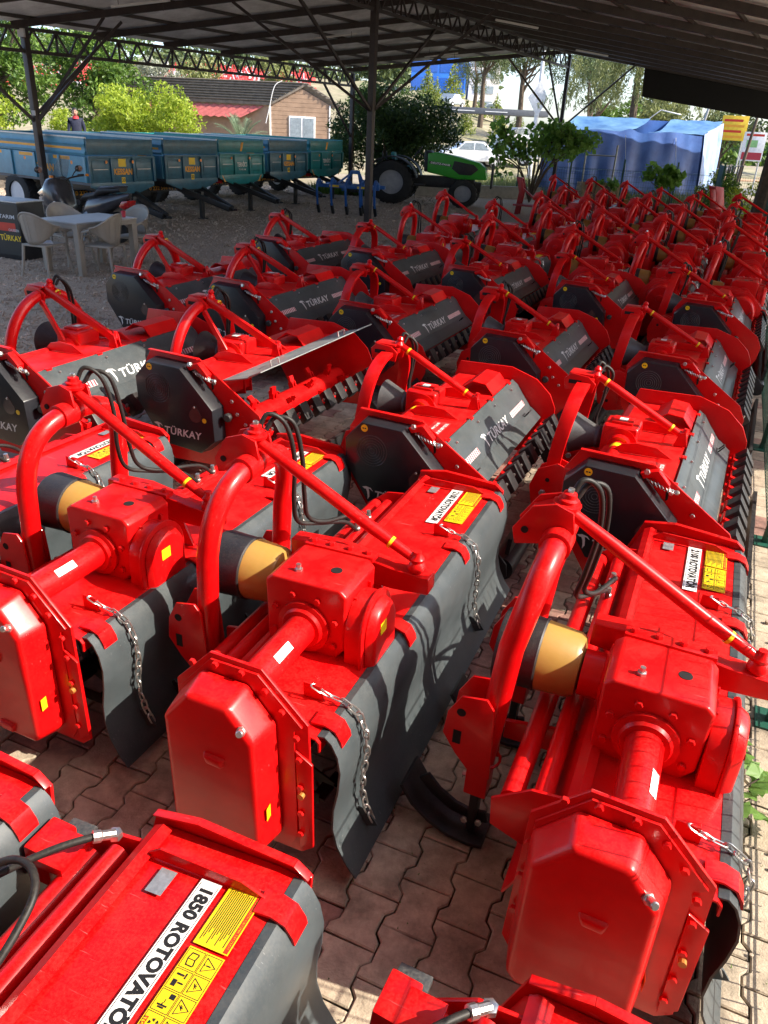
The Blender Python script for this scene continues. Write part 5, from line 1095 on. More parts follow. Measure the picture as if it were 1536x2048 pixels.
wh = thing('white_house', 'white gabled house roof showing behind the yellow-green shrub', 'house', (-15.2, 52, .7), R(20)); WW2 = mat('white_render', (.7, .66, .62), .8)
MB().prism([(-3, 0), (3, 0), (3, 2.2), (0, 3.7), (-3, 2.2)], 'y', 0, 5).build('wall', WW2, wh)
for s_ in (-1, 1): MB().bar((s_*3.4, -.3, 2.1), (0, -.3, 3.85), .3, .16).build('roof_edge', WWHT, wh)
# ------------------------------------------------------------------ hill with another dealer's machines, buildings, cars
HILLM = ground_mat('dry_hillside', (.24, .2, .13), (.34, .3, .19), (.14, .16, .07), 1.5, .3)
def hz(x, y):
    k = max(0, min(1, (17-x)/9)); k = k*k*(3-2*k); return max(0, y-47)*.088*k*(1 if y < 130 else 1)
b = MB(); nx, ny = 40, 40; vs = []
for j in range(ny+1):
    for i in range(nx+1):
        x = -130+170*i/nx; y = 46+200*(j/ny)**1.3; vs.append((x, y, hz(x, min(y, 150))+.3*math.sin(x*.7+y*.3)*(j > 3)-.02))
b.add(vs, [(j*(nx+1)+i, j*(nx+1)+i+1, (j+1)*(nx+1)+i+1, (j+1)*(nx+1)+i) for j in range(ny) for i in range(nx)]); tag(b.build('hillside', HILLM), kind='structure')
g = np.random.default_rng(4); b = MB(); b2 = MB()
for k in range(420):
    y = g.uniform(95, 150); x = g.uniform(-48, -.11*y); z = hz(x, y); tb_ = b if k % 5 else b2
    tb_.box((x, y, z+.55), (g.uniform(1, 2.2), g.uniform(.6, 1.2), g.uniform(.4, .9)), Matrix.Rotation(g.uniform(0, 3), 3, 'Z'))
    tb_.bar((x, y, z+.6), (x+g.uniform(-.6, .6), y, z+1.6), .14, .14)
tag(b.build('distant_red_machines', mat('far_red', (.5, .05, .05), .6)), 'rows of red farm machines far away on the hillside', kind='stuff'); tag(b2.build('distant_white_machines', mat('far_white', (.6, .6, .62), .6)), 'pale machines scattered among the red ones on the hillside', kind='stuff')
for x, y, w, seed in ((-20, 86, 2.6, 31), (-28, 90, 3, 32), (-14, 95, 2.4, 33)): tree('hillside_tree', {31: 'brownish tree on the hillside below the red machines, middle one', 32: 'brownish tree on the hillside left of the house roof', 33: 'brownish tree on the hillside right of the house ridge'}[seed], x, y, hz(x, y), 1.5, .15, (0, 0, 2.6), (w, w, 1.7), 25, .7, 1800, .4, WILL, seed, group='hillside trees')
BLUB = mat('blue_glass_facade', (.03, .16, .62), .25, var=.2, vscale=.4); 
bb = thing('blue_building', 'bright blue glass building far behind the bush', 'building', (4.6, 132, hz(4.6, 132)-.5), 0)
MB().box((0, 0, 2.6), (8, 6, 5.4)).build('wall', BLUB, bb)
for i in range(4):
    for j in range(2): f_ = MB().box((-3+2*i, -3.03, 1.3+2.4*j), (1.6, .06, 1.7)).build('window', mat('deep_blue_glass', (.02, .1, .45), .1) if 'deep_blue_glass' not in MATS else MATS['deep_blue_glass'], bb)
MB().box((0, 0, 5.35), (8.3, 6.3, .2)).build('roof', WW2, bb)
wb = thing('white_block', 'white block beside the blue glass building', 'building', (11.5, 134, hz(11.5, 134)-.5), 0); MB().box((0, 0, 3.4), (4.5, 5, 6.8)).build('wall', WW2, wb)
for j in range(3): MB().box((0, -2.53, 1.4+2*j), (3, .06, 1)).build('window', GLASS, wb)
MB().box((0, 0, 6.85), (4.8, 5.3, .15)).build('roof', WWHT, wb)
cpn = thing('carport', 'long grey flat carport roof on posts behind the bush', 'carport', (6.2, 60, hz(6, 60)-.4), R(-3))
zc = 3.68-(hz(6, 60)-.4); MB().box((0, 0, zc), (7.0, 3, .36)).build('roof_slab', mat('carport_grey', (.1, .11, .13), .6), cpn, bevel=.02)
for x in (-3, 0, 3): MB().cyl((x, 1, 0), (x, 1, zc), .06, 8).build('post', SILV, cpn)
for x in (-2.2, 0): MB().box((x, -1.52, zc-.02), (1.5, .03, .05)).build('trim_strip', WWHT, cpn)
CARW = mat('white_car_paint', (.7, .72, .75), .25, coat=.6, var=.02); CARB = mat('silver_car_paint', (.35, .4, .45), .25, metal=.5, coat=.6)
def car(label, x, y, rz, m, scale=1):
    t = thing('parked_car', label, 'car', (x, y, hz(x, y)), rz, 'cars parked below the hill')
    pf = [(-2.0, .35), (-2.05, .75), (-1.75, .9), (-1.2, 1.0), (-.7, 1.42), (.5, 1.45), (1.05, 1.0), (1.9, .82), (2.05, .6), (2.0, .35)]
    MB().prism(pf, 'y', -.82, .82).build('body', m, t, bevel=.08, seg=3, smooth=60)
    for s_ in (-1, 1):
        MB().prism([(-1.05, 1.0), (-.65, 1.36), (-.1, 1.38), (-.1, 1.0)], 'y', s_*.825, s_*.835).build('window', GLASS, t); MB().prism([(-.02, 1.0), (-.02, 1.38), (.42, 1.37), (.85, 1.0)], 'y', s_*.825, s_*.835).build('window', GLASS, t)
        MB().box((1.96, s_*.55, .7), (.1, .3, .14)).build('headlamp', LOGO, t, bevel=.02)
        for wx in (-1.25, 1.25): w_ = MB().lathe([(-.1, .18), (-.1, .3), (-.06, .32), (.06, .32), (.1, .3), (.1, .18)], (wx, s_*.76, .32), (0, 1, 0), 20).build('wheel', TYRE, t); MB().lathe([(-.105, .17), (.105, .17)], (wx, s_*.76, .32), (0, 1, 0), 14).build('rim', RIMW, w_)
    MB().prism([(.52, 1.43), (1.03, 1.02), (1.06, 1.03), (.55, 1.45)], 'y', -.7, .7).build('windscreen', GLASS, t); return t
car('white parked car beside the grass, nearest to the bush', 4.2, 52, R(10), CARW); car('silver-blue parked car right of the white car', 6.6, 54, R(-20), CARB); car('white parked car half hidden under the carport', 8.6, 63, R(15), CARW); car('dark-windowed silver car on the slope above the carport', 5.2, 100, R(60), CARB); car('white car on the slope left of the light pole', 9.5, 92, R(-10), CARW)
for k, (x, y, h_, w) in enumerate(((4.9, 70, 2.6, .9), (7.4, 68, 2.4, .8), (3.3, 96, 3, 1.0), (7.6, 88, 2.2, .9), (9.4, 90, 2.4, .9), (11.3, 86, 2.2, .9), (2.6, 108, 4, 1.4), (5.9, 112, 4.5, 1.7))):
    t = thing('topiary_conifer', 'clipped yellow-green conifer, %s from the left below the blue building' % ['third', 'fifth', 'second', 'sixth', 'seventh', 'eighth', 'first', 'fourth'][k], 'conifer', (x, y, hz(x, y)), 0, 'clipped conifers')
    MB().cyl((0, 0, -.2), (0, 0, h_*.5), .08, 6).build('trunk', BARK, t); leaves('crown', [(0, 0, h_*(.15+.8*u), w*(1-u)+.12, w*(1-u)+.12, h_*.14) for u in np.linspace(0, 1, 8)], 900, .2*h_/2.5, CONI, t, 60+k)
for k, (x, y, hh, cz_, rx, rz_) in enumerate(((9.2, 70, 6.5, 8.0, 3.4, 1.9), (13.2, 62, 4.5, 6.0, 3.0, 1.9), (6.8, 78, 6, 7.6, 2.6, 1.8), (11, 84, 7, 8.8, 3.6, 2.2), (15.5, 70, 6, 8.6, 3.4, 2.2), (8.2, 104, 6, 7, 3.2, 2.6))):
    z0 = hz(x, y); tree('umbrella_pine', 'umbrella pine with bare trunk behind the shed, %s from the left' % ['third', 'fifth', 'first', 'fourth', 'sixth', 'second'][k], x, y, z0, hh-z0*.5, .22, (0, 0, cz_-z0*.5), (rx, rx*.8, rz_), 42, .8, 5200, .32, PINE, 80+k, group='umbrella pines behind the shed', asp=.18)
g = np.random.default_rng(9)
wt = thing('weeping_willow', 'weeping tree with long strands hanging behind the blue tarp', 'tree', (12.2, 47, 0)); MB().tube([(0, 0, -.1), (.1, 0, 3), (0, .2, 6.5)], [.28, .22, .12], 10).build('trunk', BARK, wt); cl = []
for k in range(150):
    x, y = g.normal(0, 2.0), g.normal(0, 1.0); zt = 7.2-.12*(x*x+y*y)+g.uniform(-.5, .3); zb = max(3.4, zt-g.uniform(1.2, 3.4)); n_ = int((zt-zb)/.28)
    for i in range(n_): cl.append((x+.1*math.sin(i+k)+x*.05*i*.3, y, zt-i*.28, .13, .13, .2))
leaves('crown', cl, 9000, .26, WILL, wt, 15, .16, droop=2.2)
# fig bush beside the ridge post
fg = thing('fig_bush', 'broad-leaved green fig bush left of the tarp by the shed post', 'bush', (5.15, 33.3, 0)); b = MB(); cl = []
for k in range(16):
    a = g.uniform(-1.2, 1.4); p = [(0, 0, 0), (a*.5, g.uniform(-.4, .4), 1.2), (a*1.3, g.uniform(-.6, .6), 2.1+g.uniform(-.5, .5)), (a*1.6+.3, g.uniform(-.7, .7), 2.5+g.uniform(-.8, .55))]; b.tube(catmull(p, 4), .025, 5); cl += [(*p[2], .4, .4, .35), (*p[3], .5, .5, .4)]
b.build('trunk', BARK, fg); cl += [(x_, -.2, z_, .5, .4, .35) for x_, z_ in ((-1.1, 1.5), (-.8, 2.1), (-.3, 2.5), (.4, 2.7), (1.0, 2.7), (-1.2, 1.1), (.1, 2.1))]; leaves('crown', cl, 1500, .21, FIGL, fg, 21, .8)
# ------------------------------------------------------------------ blue tarp tent
def cloth_mat(name, c, c2): return mat(name, c, .42, var=.2, vscale=.8, hue=c2, bump=.9, bscale=2.2)
TARP = cloth_mat('blue_tarp', (.02, .085, .36), (.05, .15, .48)); TARPL = cloth_mat('pale_blue_tarp', (.05, .15, .36), (.13, .27, .45)); TARPSUN = cloth_mat('sunlit_side_tarp', (.2, .33, .68), (.38, .5, .78))  # side tarp is a paler copy, its sunlit look put into the colour
tn = thing('tarp_tent', 'blue tarpaulin shelter with pale patched top beyond the fence', 'tent', (0, 0, 0))
A0, A1, B1, B0 = Vector((5.9, 36.8, 0)), Vector((13.5, 39.0, 0)), Vector((15.2, 41.6, 0)), Vector((8.0, 40.6, 0))
def drape(name, p, q, z0, z1, m, amp, freq, tops=None, nx=70, nz=18, seed=0, lean=0):
    d = (q-p); nrm = Vector((d.y, -d.x, 0)).normalized(); vs = []
    for i in range(nx+1):
        u = i/nx
        for k in range(nz+1):
            w = k/nz; zt = z1 if tops is None else tops(u); z = z0+(zt-z0)*w
            f_ = amp*(1.3*abs(math.sin(u*freq*.5+seed+.5*w))+.5*abs(math.sin(u*freq*1.3+1.6*w+seed))+.25*math.sin(u*freq*3.1-3*w)-.8)*(.35+.65*math.sin(min(1, w*1.0)*math.pi*.85+.3)); v = p+d*u+nrm*(f_+lean*(1-w)); vs.append((v.x, v.y, z))
    b = MB(); b.add(vs, [(i*(nz+1)+k, (i+1)*(nz+1)+k, (i+1)*(nz+1)+k+1, i*(nz+1)+k+1) for i in range(nx) for k in range(nz)]); return b.build(name, m, tn, smooth=70)
drape('front_tarp', A0, A1, .02, 2.75, TARP, .1, 17, tops=lambda u: 2.68+.18*math.exp(-((u-.53)/.05)**2)+.1*u-.06*math.sin(u*14), seed=1, lean=.25)
drape('side_tarp', A1, B1, .1, 3.4, TARPSUN, .14, 12, tops=lambda u: 2.8+.55*u, nx=30, seed=4, lean=.2)
def roof_patch(name, us, m, seed, amp=.12):
    vs = []; nx, ny = 30, 14
    for i in range(nx+1):
        u = us[0]+(us[1]-us[0])*i/nx
        for k in range(ny+1):
            w = k/ny; p = A0.lerp(A1, u).lerp(B0.lerp(B1, u), w); z = 2.66+.1*u+.62*w**.8-.2*math.sin(w*math.pi)*(1+.3*math.sin(u*9+seed))+amp*.25*(abs(math.sin(u*17+w*4+seed))+.6*abs(math.sin(u*31-w*7))); vs.append((p.x, p.y, z))
    b = MB(); b.add(vs, [(i*(ny+1)+k, (i+1)*(ny+1)+k, (i+1)*(ny+1)+k+1, i*(ny+1)+k+1) for i in range(nx) for k in range(ny)]); return b.build(name, m, tn, smooth=70)
roof_patch('top_tarp', (.0, .5), TARPL, 1); roof_patch('top_tarp', (.64, 1.0), TARPL, 2)
drape('back_tarp', B0, B1, .1, 3.3, TARP, .08, 12, nx=40, seed=2)
for p in (A0, A1, B0, B1, A0.lerp(A1, .5)): MB().cyl(p+Vector((0, .1, 0)), p+Vector((0, .1, 2.7)), .03, 8).build('pole', SILV, tn)
MB().tube([B0.lerp(B1, .48)+Vector((0, 0, 3.3)), B0.lerp(B1, .56)+Vector((0, 0, 3.75)), B0.lerp(B1, .7)+Vector((0, 0, 3.6))], .03, 6).build('hoop', SILV, tn)
# far fence, crate, steel frame, low wall
ff = thing('far_mesh_fence', 'green mesh fence with posts in front of the blue tarp', 'fence', (0, 0, 0)); FA, FB = Vector((4.9, 35.6, 0)), Vector((13.5, 34.6, 0)); fdir = (FB-FA).normalized()
fp2 = fence_panel_mesh(2.1, 1.3, .1, .2, .004); fa_ = math.atan2(-fdir.x, fdir.y)
for k in range(5):
    p = FA+fdir*(2.15*k); MB().box(p+Vector((0, 0, .85)), (.06, .06, 1.7)).build('fence_post', GRN, ff); o = obj('mesh_panel', fp2, ff); o.location = p; o.rotation_euler = (0, 0, fa_); tag(o, kind='stuff')
PLY = mat('crate_wood', (.42, .3, .18), .75, var=.2, vscale=5)
cr = thing('wooden_crate', 'pale plank crate standing below the steel frame', 'crate', (8.3, 35.4, 0), R(4))
for s_ in (-1, 1):
    for k in range(4): MB().box((0, s_*.4, .1+.19*k), (1.6, .025, .16)).build('plank', PLY, cr, bevel=.004)
    for x in (-.75, 0, .75): MB().box((x, s_*.425, .36), (.09, .025, .72)).build('batten', PLY, cr, bevel=.004)
    for k in range(4): MB().box((s_*.8, 0, .1+.19*k), (.025, .76, .16)).build('end_plank', PLY, cr, bevel=.004)
sf = thing('goal_frame', 'upright galvanised goal-shaped frame in front of the tarp', 'frame', (8.4, 36.2, 0), R(4))
for s_ in (-1, 1): MB().cyl((s_*.64, 0, 0), (s_*.66, 0, 2.2), .04, 8).build('upright', GALV, sf)
MB().cyl((-.65, 0, 1.78), (.65, 0, 1.78), .03, 8).build('crossbar', GALV, sf)
lw = MB(); lw.box((3.2, 34.4, .22), (5.5, .2, .5), Matrix.Rotation(R(15), 3, 'Z')); o = lw.build('low_wall', mat('rough_concrete', (.3, .28, .25), .9, bump=.4, bscale=12), bevel=.02); tag(o, 'low concrete wall behind the tractor nose', 'wall')
for k, (x, y) in enumerate(((11.0, 34.2), (10.4, 33.9))): tree('young_fig', 'young leafy plant in front of the tarp, %s one' % ['right', 'left'][k], x, y, 0, .8, .03, (0, 0, 1.15), (.6, .4, .45), 12, .25, 260, .22, FIGL, 40+k, 'plant', 'young plants before the tarp', asp=.8)
tree('young_fig', 'low leafy plant beside the wooden crate', 8.4, 34.4, 0, .4, .03, (0, 0, .85), (.4, .3, .2), 7, .2, 140, .2, FIGL, 44, 'plant', asp=.8)
# weeds and grass along the far edge
def grass(name, label, n, area, h, m, seed):
    g = np.random.default_rng(seed); P = np.array([area(g) for _ in range(n)]); a = g.uniform(0, 6.28, n); hh = h*g.uniform(.5, 1.4, n); le = g.normal(0, .35, (n, 2))*hh[:, None]
    s_ = np.stack([np.cos(a), np.sin(a)], 1)*(min(.012, h*.25)*(1+P[:, 1]*.03))[:, None]; z0 = np.zeros(n)+(P[:, 2] if P.shape[1] > 2 else 0)
    V = np.stack([np.c_[P[:, :2]-s_, z0], np.c_[P[:, :2]+s_, z0], np.c_[P[:, :2]+le, z0+hh]], 1).reshape(-1, 3); me = bpy.data.meshes.new(name); me.from_pydata(V.tolist(), [], (np.arange(n)[:, None]*3+np.arange(3)[None]).tolist()); me.materials.append(m); tag(obj(name, me), label, kind='stuff')
grass('dry_grass', 'dry grass and weeds growing along the far edge of the yard', 9000, lambda g: (g.uniform(2, 15), 35+g.uniform(0, 10), 0), .45, WILL, 3); grass('green_weeds', 'green weeds under the trailers by the bush', 1800, lambda g: (g.uniform(-3.6, -.6), 32+g.uniform(0, 2), 0), .3, MIDG, 5)
grass('joint_weeds', 'tiny weeds and moss in the joints of the pavers', 420, lambda g: (lambda c: (*loc2(g.choice([-.72, -.55, -.3, -.1, .5, .68])+g.normal(0, .03), g.uniform(.4, 3.2) if g.random() < .6 else g.normal(.95, .05))[:2], .0))(0), .011, MIDG, 6)
# ------------------------------------------------------------------ right side: road, pavement, signs, trunk, poles
sheet_poly('road', [(15, 47), (80, 40), (80, 58), (15, 63)], .01, ground_mat('asphalt', (.12, .12, .12), (.16, .16, .155), (.1, .1, .1), 30, .2))
tag(MB().prism([(14, 63), (80, 58), (80, 66), (14, 70)], 'z', -.02, .14).build('sidewalk', mat('orange_paving', (.45, .27, .16), .85, var=.2), smooth=0), kind='structure')
def sign(label, x, y, z, w, h_, m, rz, pr):
    t = thing('roadside_sign', label, 'sign', (x, y, 0), rz, 'roadside signs')
    bo = MB().box((0, 0, z), (w, .08, h_)).build('board', m, t, bevel=.01)
    for s_ in (-1, 1): MB().cyl((s_*w*.42, .06, 0), (s_*w*.42, .06, z+h_/2), .045, 8).build('post', SILV, t)
    pr(bo, z, w, h_); return t
def pr1(bo, z, w, h_):
    for k in range(4): flat([rect(-w*.42, -h_*.4+k*h_*.22, w*.8-.12*(k % 2), h_*.1)], (0, -.0425, z), (1, 0, 0), (0, 0, 1)).build('print_bar', RINK if k % 2 else ORNG, bo, smooth=0)
def pr2(bo, z, w, h_):
    decal('red_field', HRED, bo, (0, -.0425, z-h_*.33), (1, 0, 0), (0, 0, 1), w*.9, h_*.26); decal('green_field', mat('sign_green', (.25, .5, .2), .5), bo, (-.1, -.0425, z+h_*.1), (1, 0, 0), (0, 0, 1), w*.5, h_*.25); decal('red_bar', RINK, bo, (0, -.0425, z+h_*.4), (1, 0, 0), (0, 0, 1), w*.8, h_*.08)
sign('yellow roadside board with red lines right of the tarp', 20.1, 53, 3.35, 1.5, 1.35, mat('sign_yellow', (.75, .5, .03), .5), R(-15), pr1); sign('white and red advertising panel beside the road', 20.1, 49.5, 2.4, 1.2, 1.5, WWHT, R(-15), pr2)
for k, (x0, y0, x1, z1) in enumerate(((14.6, 44, 15.3, 4.6), (16.6, 42, 17.0, 4.4), (13.7, 31, 14.3, 4.8))):
    t = thing('steel_pole', 'slender %s pole right of the tarp, %s one' % (['pale grey', 'rusty', 'wide pale'][k], ['left', 'middle', 'right'][k]), 'pole', (x0, y0, 0), 0, 'poles right of the tarp'); MB().tube([(0, 0, 0), (x1-x0, 0, z1)], [.09, .06] if k != 2 else [.13, .12], 10).build('shaft', SILV if k != 1 else BARK, t); MB().box((0, 0, .03), (.3, .3, .06)).build('base_plate', SILV, t)
lp = thing('street_light', 'tall white light pole rising behind the fig bush', 'lamp post', (7.25, 48, 0)); MB().tube([(0, 0, 0), (0, 0, 9)], [.13, .08], 12).build('shaft', WWHT, lp); MB().bar((0, 0, 8.9), (1.2, 0, 9.2), .08, .08).build('arm', WWHT, lp); MB().box((1.4, 0, 9.2), (.6, .2, .1)).build('lamp_head', SILV, lp, bevel=.02); MB().prism([(-.6, 4.2), (0, 3.3), (.5, 4.2), (0, 5.1)], 'y', -.16, -.13).build('rhombus_sign', WWHT, lp)
tree('roadside_tree', 'thick grey tree trunk at the right edge beyond the fence', 10.6, 24.2, 0, 6.5, .34, (0, 0, 8.0), (3, 3, 1.5), 30, .8, 3000, .3, WILL, 71)
gt = thing('green_gate', 'open green sheet-metal gate leaf near the right edge', 'gate', (11.1, 29.5, 0), R(75))
MB().box((0, 0, .95), (1.6, .04, 1.7)).build('leaf', GRN, gt, bevel=.005)
for x in (-.8, .8): MB().box((x, 0, .95), (.06, .06, 1.9)).build('stile', GRN, gt)
for z in (.3, 1.6): MB().box((0, -.035, z), (1.5, .03, .06)).build('rail', GRN, gt)
for k, (x, y) in enumerate(((10.9, 26.5), (11.6, 30.5), (12.5, 33))): tree('hedge_shrub', 'sunlit flowering shrub by the green gate, %s one' % ['nearest', 'middle', 'farthest'][k], x, y, 0, .3, .04, (0, 0, .8), (.8, .8, .7), 16, .3, 1300, .12, [LIME, MIDG, LIME][k], 90+k, 'shrub', 'shrubs by the gate')
rub = thing('rubbish_frame', 'dark rusty steel frames leaning by the road fence', 'frame', (13.6, 36.5, 0), R(20))
for k in range(4): MB().tube([(k*.25, 0, 0), (k*.25+.1, 0, 1.6), (k*.25+.6, .1, 1.65), (k*.25+.55, .1, 0)], .03, 6).build('frame_bar', BLACK, rub)
for k, (x, y, rz) in enumerate(((19.5, 60.5, .3), (22.8, 60, .2), (27, 59.5, .2))):
    t = thing('parked_motorbike', 'distant parked motorbike beside the road, %s one' % ['left', 'middle', 'right'][k], 'motorbike', (x, y, .1), rz, 'motorbikes beside the road')
    for wx in (-.65, .65): MB().lathe([(-.05, .2), (-.05, .3), (.05, .3), (.05, .2)], (wx, 0, .3), (0, 1, 0), 14).build('wheel', TYRE, t)
    loft([(-.8, .75, .08, .05), (-.3, .7, .16, .15), (.3, .75, .17, .2), (.7, .9, .06, .08)]).build('body', RED2 if k == 0 else SBLK, t, smooth=60); MB().tube([(.55, -.3, 1.05), (.5, 0, 1.0), (.55, .3, 1.05)], .02, 6).build('handlebar', SBLK, t)
# fig seedling and pebbles by the near fence
fs = thing('fig_seedling', 'small green fig seedling growing through the pavers beside the fence', 'plant', (1.5, 2.36, 0)); FLF = leaf_mat('fresh_fig_leaf', (.1, .2, .03), (.2, .36, .08), .4)
stem = MB(); g = np.random.default_rng(12)
def figleaf(o, d, s_):
    d = Vector(d).normalized(); side = Vector((0, 0, 1)).cross(d).normalized(); up = d.cross(side); P = [(0, 0), (.15, .2), (.3, .5), (.45, .34), (.62, .52), (.7, .25), (1, .05), (1.02, -.05), (.7, -.25), (.62, -.52), (.45, -.34), (.3, -.5), (.15, -.2)]
    return MB().add([Vector(o)+d*x*s_+side*y*s_-up*0+Vector((0, 0, .18*s_*math.sin(x*2.5)-.12*s_*abs(y))) for x, y in P], [tuple(range(len(P)))])
for k in range(5):
    a = k*1.3+.3; tip = (.12*math.cos(a)*(1+.3*k), .12*math.sin(a)*(1+.3*k), .12+.07*((k*3) % 4)); stem.tube(catmull([(0, 0, 0), (tip[0]*.3, tip[1]*.3, tip[2]*.6), tip], 4), .004, 5)
    for j in range(5): b_ = a+(j-2)*.8; figleaf(tuple(tip[i]*(.5+.12*j) for i in range(3)), (math.cos(b_), math.sin(b_), .25), .075+.02*((j+k) % 3)).build('leaf', FLF, fs, smooth=0)
stem.build('stem', BARK, fs)
for k in range(26):
    p = loc2(g.uniform(.45, .8), g.uniform(.9, 4.5), .006); r_ = g.uniform(.006, .02); b = MB().sph((0, 0, 0), r_, 7, (1, g.uniform(.6, 1), .6)); o = b.build('pebble', STONE, None); o.location = p+Vector((0, 0, r_*.4)); tag(o, 'small grey pebble lying on the pavers along the fence', 'pebble', 'pebbles along the fence')
# ------------------------------------------------------------------ person behind the trailers
def person(label, x, y, z, rz):
    t = thing('person', label, 'person', (x, y, z), rz); CL = mat('navy_jacket', (.012, .016, .04), .8); SKIN = mat('skin', (.42, .24, .17), .5, var=.05); HAIR = mat('dark_hair', (.012, .01, .009), .6); RC = mat('red_collar', (.45, .02, .03), .7); TR_ = mat('dark_trousers', (.03, .03, .035), .8)
    J = {'pel': (0, 0, .95, .16), 'sp': (0, 0, 1.18, .155), 'ch': (0, 0, 1.38, .175), 'nk': (0, .0, 1.5, .07), 'nt': (.01, 0, 1.56, .058), 'sl': (0, .19, 1.43, .085), 'sr': (0, -.19, 1.43, .085), 'el': (-.02, .25, 1.15, .055), 'er': (-.02, -.25, 1.15, .055), 'wl': (.05, .26, .92, .04), 'wr': (.05, -.26, .92, .04), 'hl': (.06, .26, .84, .035), 'hr': (.06, -.26, .84, .035), 'tl': (0, .1, .88, .1), 'tr': (0, -.1, .88, .1), 'kl': (.01, .11, .5, .07), 'kr': (.01, -.11, .5, .07), 'al': (-.02, .11, .09, .045), 'ar': (-.02, -.11, .09, .045), 'fl': (.12, .12, .04, .045), 'fr': (.12, -.12, .04, .045)}
    E_ = [('pel', 'sp'), ('sp', 'ch'), ('ch', 'nk'), ('nk', 'nt'), ('ch', 'sl'), ('ch', 'sr'), ('sl', 'el'), ('sr', 'er'), ('el', 'wl'), ('er', 'wr'), ('wl', 'hl'), ('wr', 'hr'), ('pel', 'tl'), ('pel', 'tr'), ('tl', 'kl'), ('tr', 'kr'), ('kl', 'al'), ('kr', 'ar'), ('al', 'fl'), ('ar', 'fr')]
    ks = list(J); me = bpy.data.meshes.new('body'); me.from_pydata([J[k][:3] for k in ks], [(ks.index(a), ks.index(b_)) for a, b_ in E_], []); me.materials.append(CL)
    o = obj('body', me, t); md = o.modifiers.new('s', 'SKIN'); sv_ = me.skin_vertices[0].data
    for i, k in enumerate(ks): sv_[i].radius = (J[k][3]*(.8 if k in ('sp', 'ch', 'pel') else 1), J[k][3]); sv_[i].use_root = k == 'pel'
    o.modifiers.new('d', 'SUBSURF').levels = 2; o.modifiers['d'].render_levels = 2; md.use_smooth_shade = True
    hd = MB().sph((.02, 0, 1.67), .105, 16, (.95, .78, 1.18)).build('head', SKIN, t, smooth=80)
    MB().prism([(.115, 1.69), (.15, 1.64), (.115, 1.635)], 'y', -.014, .014).build('nose', SKIN, hd, bevel=.004); MB().box((.112, 0, 1.605), (.012, .045, .01)).build('mouth', HRED, hd)
    for s_ in (-1, 1): MB().sph((.108, s_*.032, 1.685), .012, 8).build('eye', INK, hd); MB().sph((.01, s_*.085, 1.67), .026, 8, (.6, .4, 1.1)).build('ear', SKIN, hd); MB().box((.116, s_*.032, 1.71), (.01, .035, .008)).build('eyebrow', HAIR, hd)
    MB().sph((.0, 0, 1.715), .108, 14, (1, .82, .85)).build('hair', HAIR, hd, smooth=80); MB().lathe([(0, .115), (.05, .095), (.09, .085)], (0, 0, 1.47), (.05, 0, 1), 16, cap=False).build('collar', RC, t)
    return t
person('man in navy jacket with red collar standing behind the trailers', -11.1, 28.9, .72, R(-70))
# cup-like clutter: small box on shed post
MB().box((EP0.x-.02, EP0.y-.09, 3.9), (.14, .1, .16)).build('junction_box', LAMPW, shed); MB().box((EP0.x, EP0.y-.08, 2.35), (.08, .04, .1)).build('junction_box', LAMPW, shed)
tag(MB().box((-16.5, 27.9, .95), (9, .1, .55)).build('pale_screen_wall', mat('pale_green_net', (.35, .45, .38), .8, bump=.3)), 'low pale green net-covered wall behind the left trailers', 'wall')

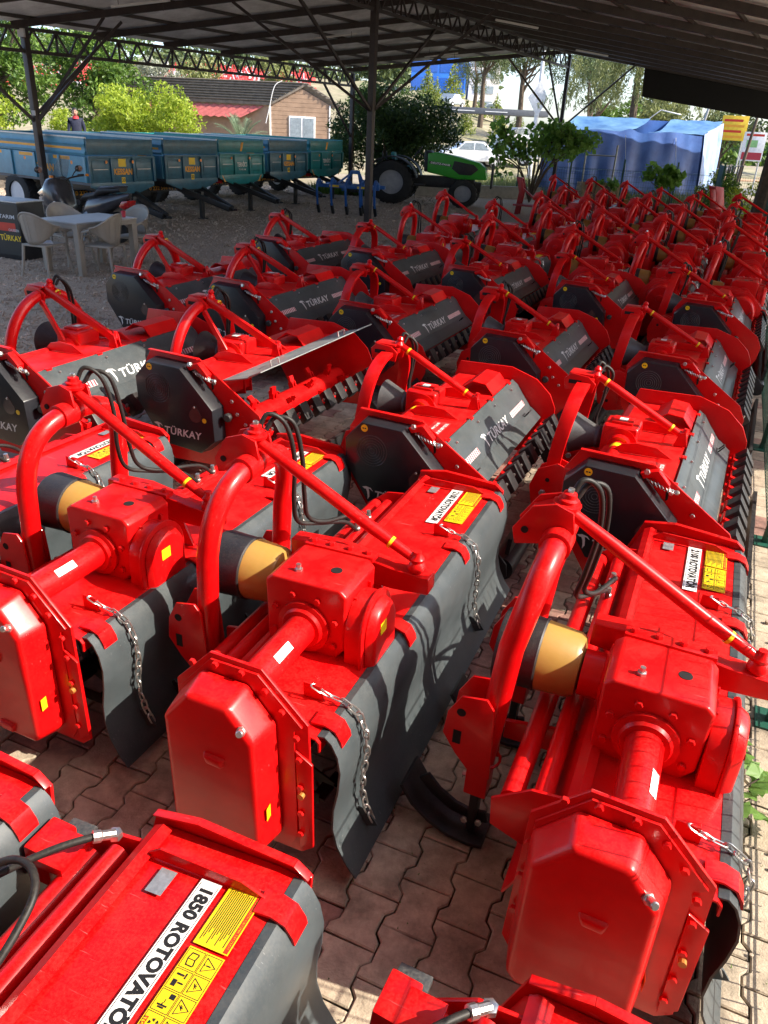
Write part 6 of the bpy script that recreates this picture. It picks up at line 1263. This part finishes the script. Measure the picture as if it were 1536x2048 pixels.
# ------------------------------------------------------------------ unseen building with overhang, added behind the viewer to block sky light
wk = thing('sky_block_building', 'unseen made-up building behind the viewer, added to block sky light', 'building', (-3.25, -3.4, 0)); WKM = mat('sky_block_wall', (.3, .27, .23), .85, var=.15)
MB().box((0, 0, 3.4), (24.5, 3, 6.8)).build('wall', WKM, wk); MB().box((0, 0, 6.9), (25, 3.6, .2)).build('roof', SHEETM, wk)
for x in (-6, -2, 2): dr = MB().box((x, 1.52, 1.5), (2.6, .06, 3.0)).build('shutter_door', GALV, wk); MB().box((x, 1.56, 1.0), (.3, .04, .08)).build('handle', BLACK, dr)
for x in (-4, 0, 4, 7): wq = MB().box((x, 1.52, 4.9), (1.4, .06, 1.1)).build('window', WWHT, wk); MB().box((x, 1.56, 4.9), (1.2, .03, .9)).build('pane', GLASS, wq)

MB().box((-1.9, 4.2, 4.75), (13.2, 5.8, .16)).build('sky_block_canopy', SHEETM, wk)  # unseen overhang, added to cut sky light on the front machines
for x in (-8, -4, 0, 4): MB().bar((x, 1.5, 3.6), (x, 4.6, 4.66), .08, .08).build('sky_block_strut', STEEL, wk)
cl = []; g = np.random.default_rng(77)
for k in range(150):
    x = g.uniform(-75, 16); y = g.uniform(150, 175); cl.append((x, y, hz(min(x, 8), 150)+g.uniform(0, 4.5), 3, 2, 2))
wd = leaves('far_wood', cl, 9000, 1.3, PINE, None, 78, .5); tag(wd, 'far-off dark green wood along the top of the hill', kind='stuff')

for k, (x, y, h_, m_) in enumerate(((17.5, 72, 3.4, MIDG), (22, 75, 4, WILL), (27, 73, 3.6, PINE), (32, 71, 4.2, MIDG), (24.5, 84, 6, PINE), (38, 76, 4.5, WILL))):
    tree('roadside_tree', 'green tree across the road, %s from the left' % word[k], x, y, 0, h_*.6, .2, (0, 0, h_), (2.8, 2.4, h_*.45), 40, .8, 3200, .36, m_, 120+k, group='trees across the road')
cl = [(g.uniform(16, 75), g.uniform(110, 130), g.uniform(0, 3.2), 4, 3, 2) for k in range(60)]
tag(leaves('far_hedge', cl, 4000, 1.2, MIDG, None, 79, .5), 'distant green hedge line beyond the road', kind='stuff')
for k, u in enumerate((.15, .5, .82)):
    p0 = A0.lerp(A1, u)+Vector((0, -.12, 2.6)); MB().tube([p0, p0+Vector((.1, -.5, -1.2)), p0+Vector((.15, -.9, -2.55))], .012, 5).build('guy_rope', LOGO, tn)
MB().tube([A0.lerp(A1, u)+Vector((0, -.3, 1.15+.05*math.sin(u*20))) for u in np.linspace(0, 1, 20)], .012, 5).build('seam_rope', TARPL, tn)
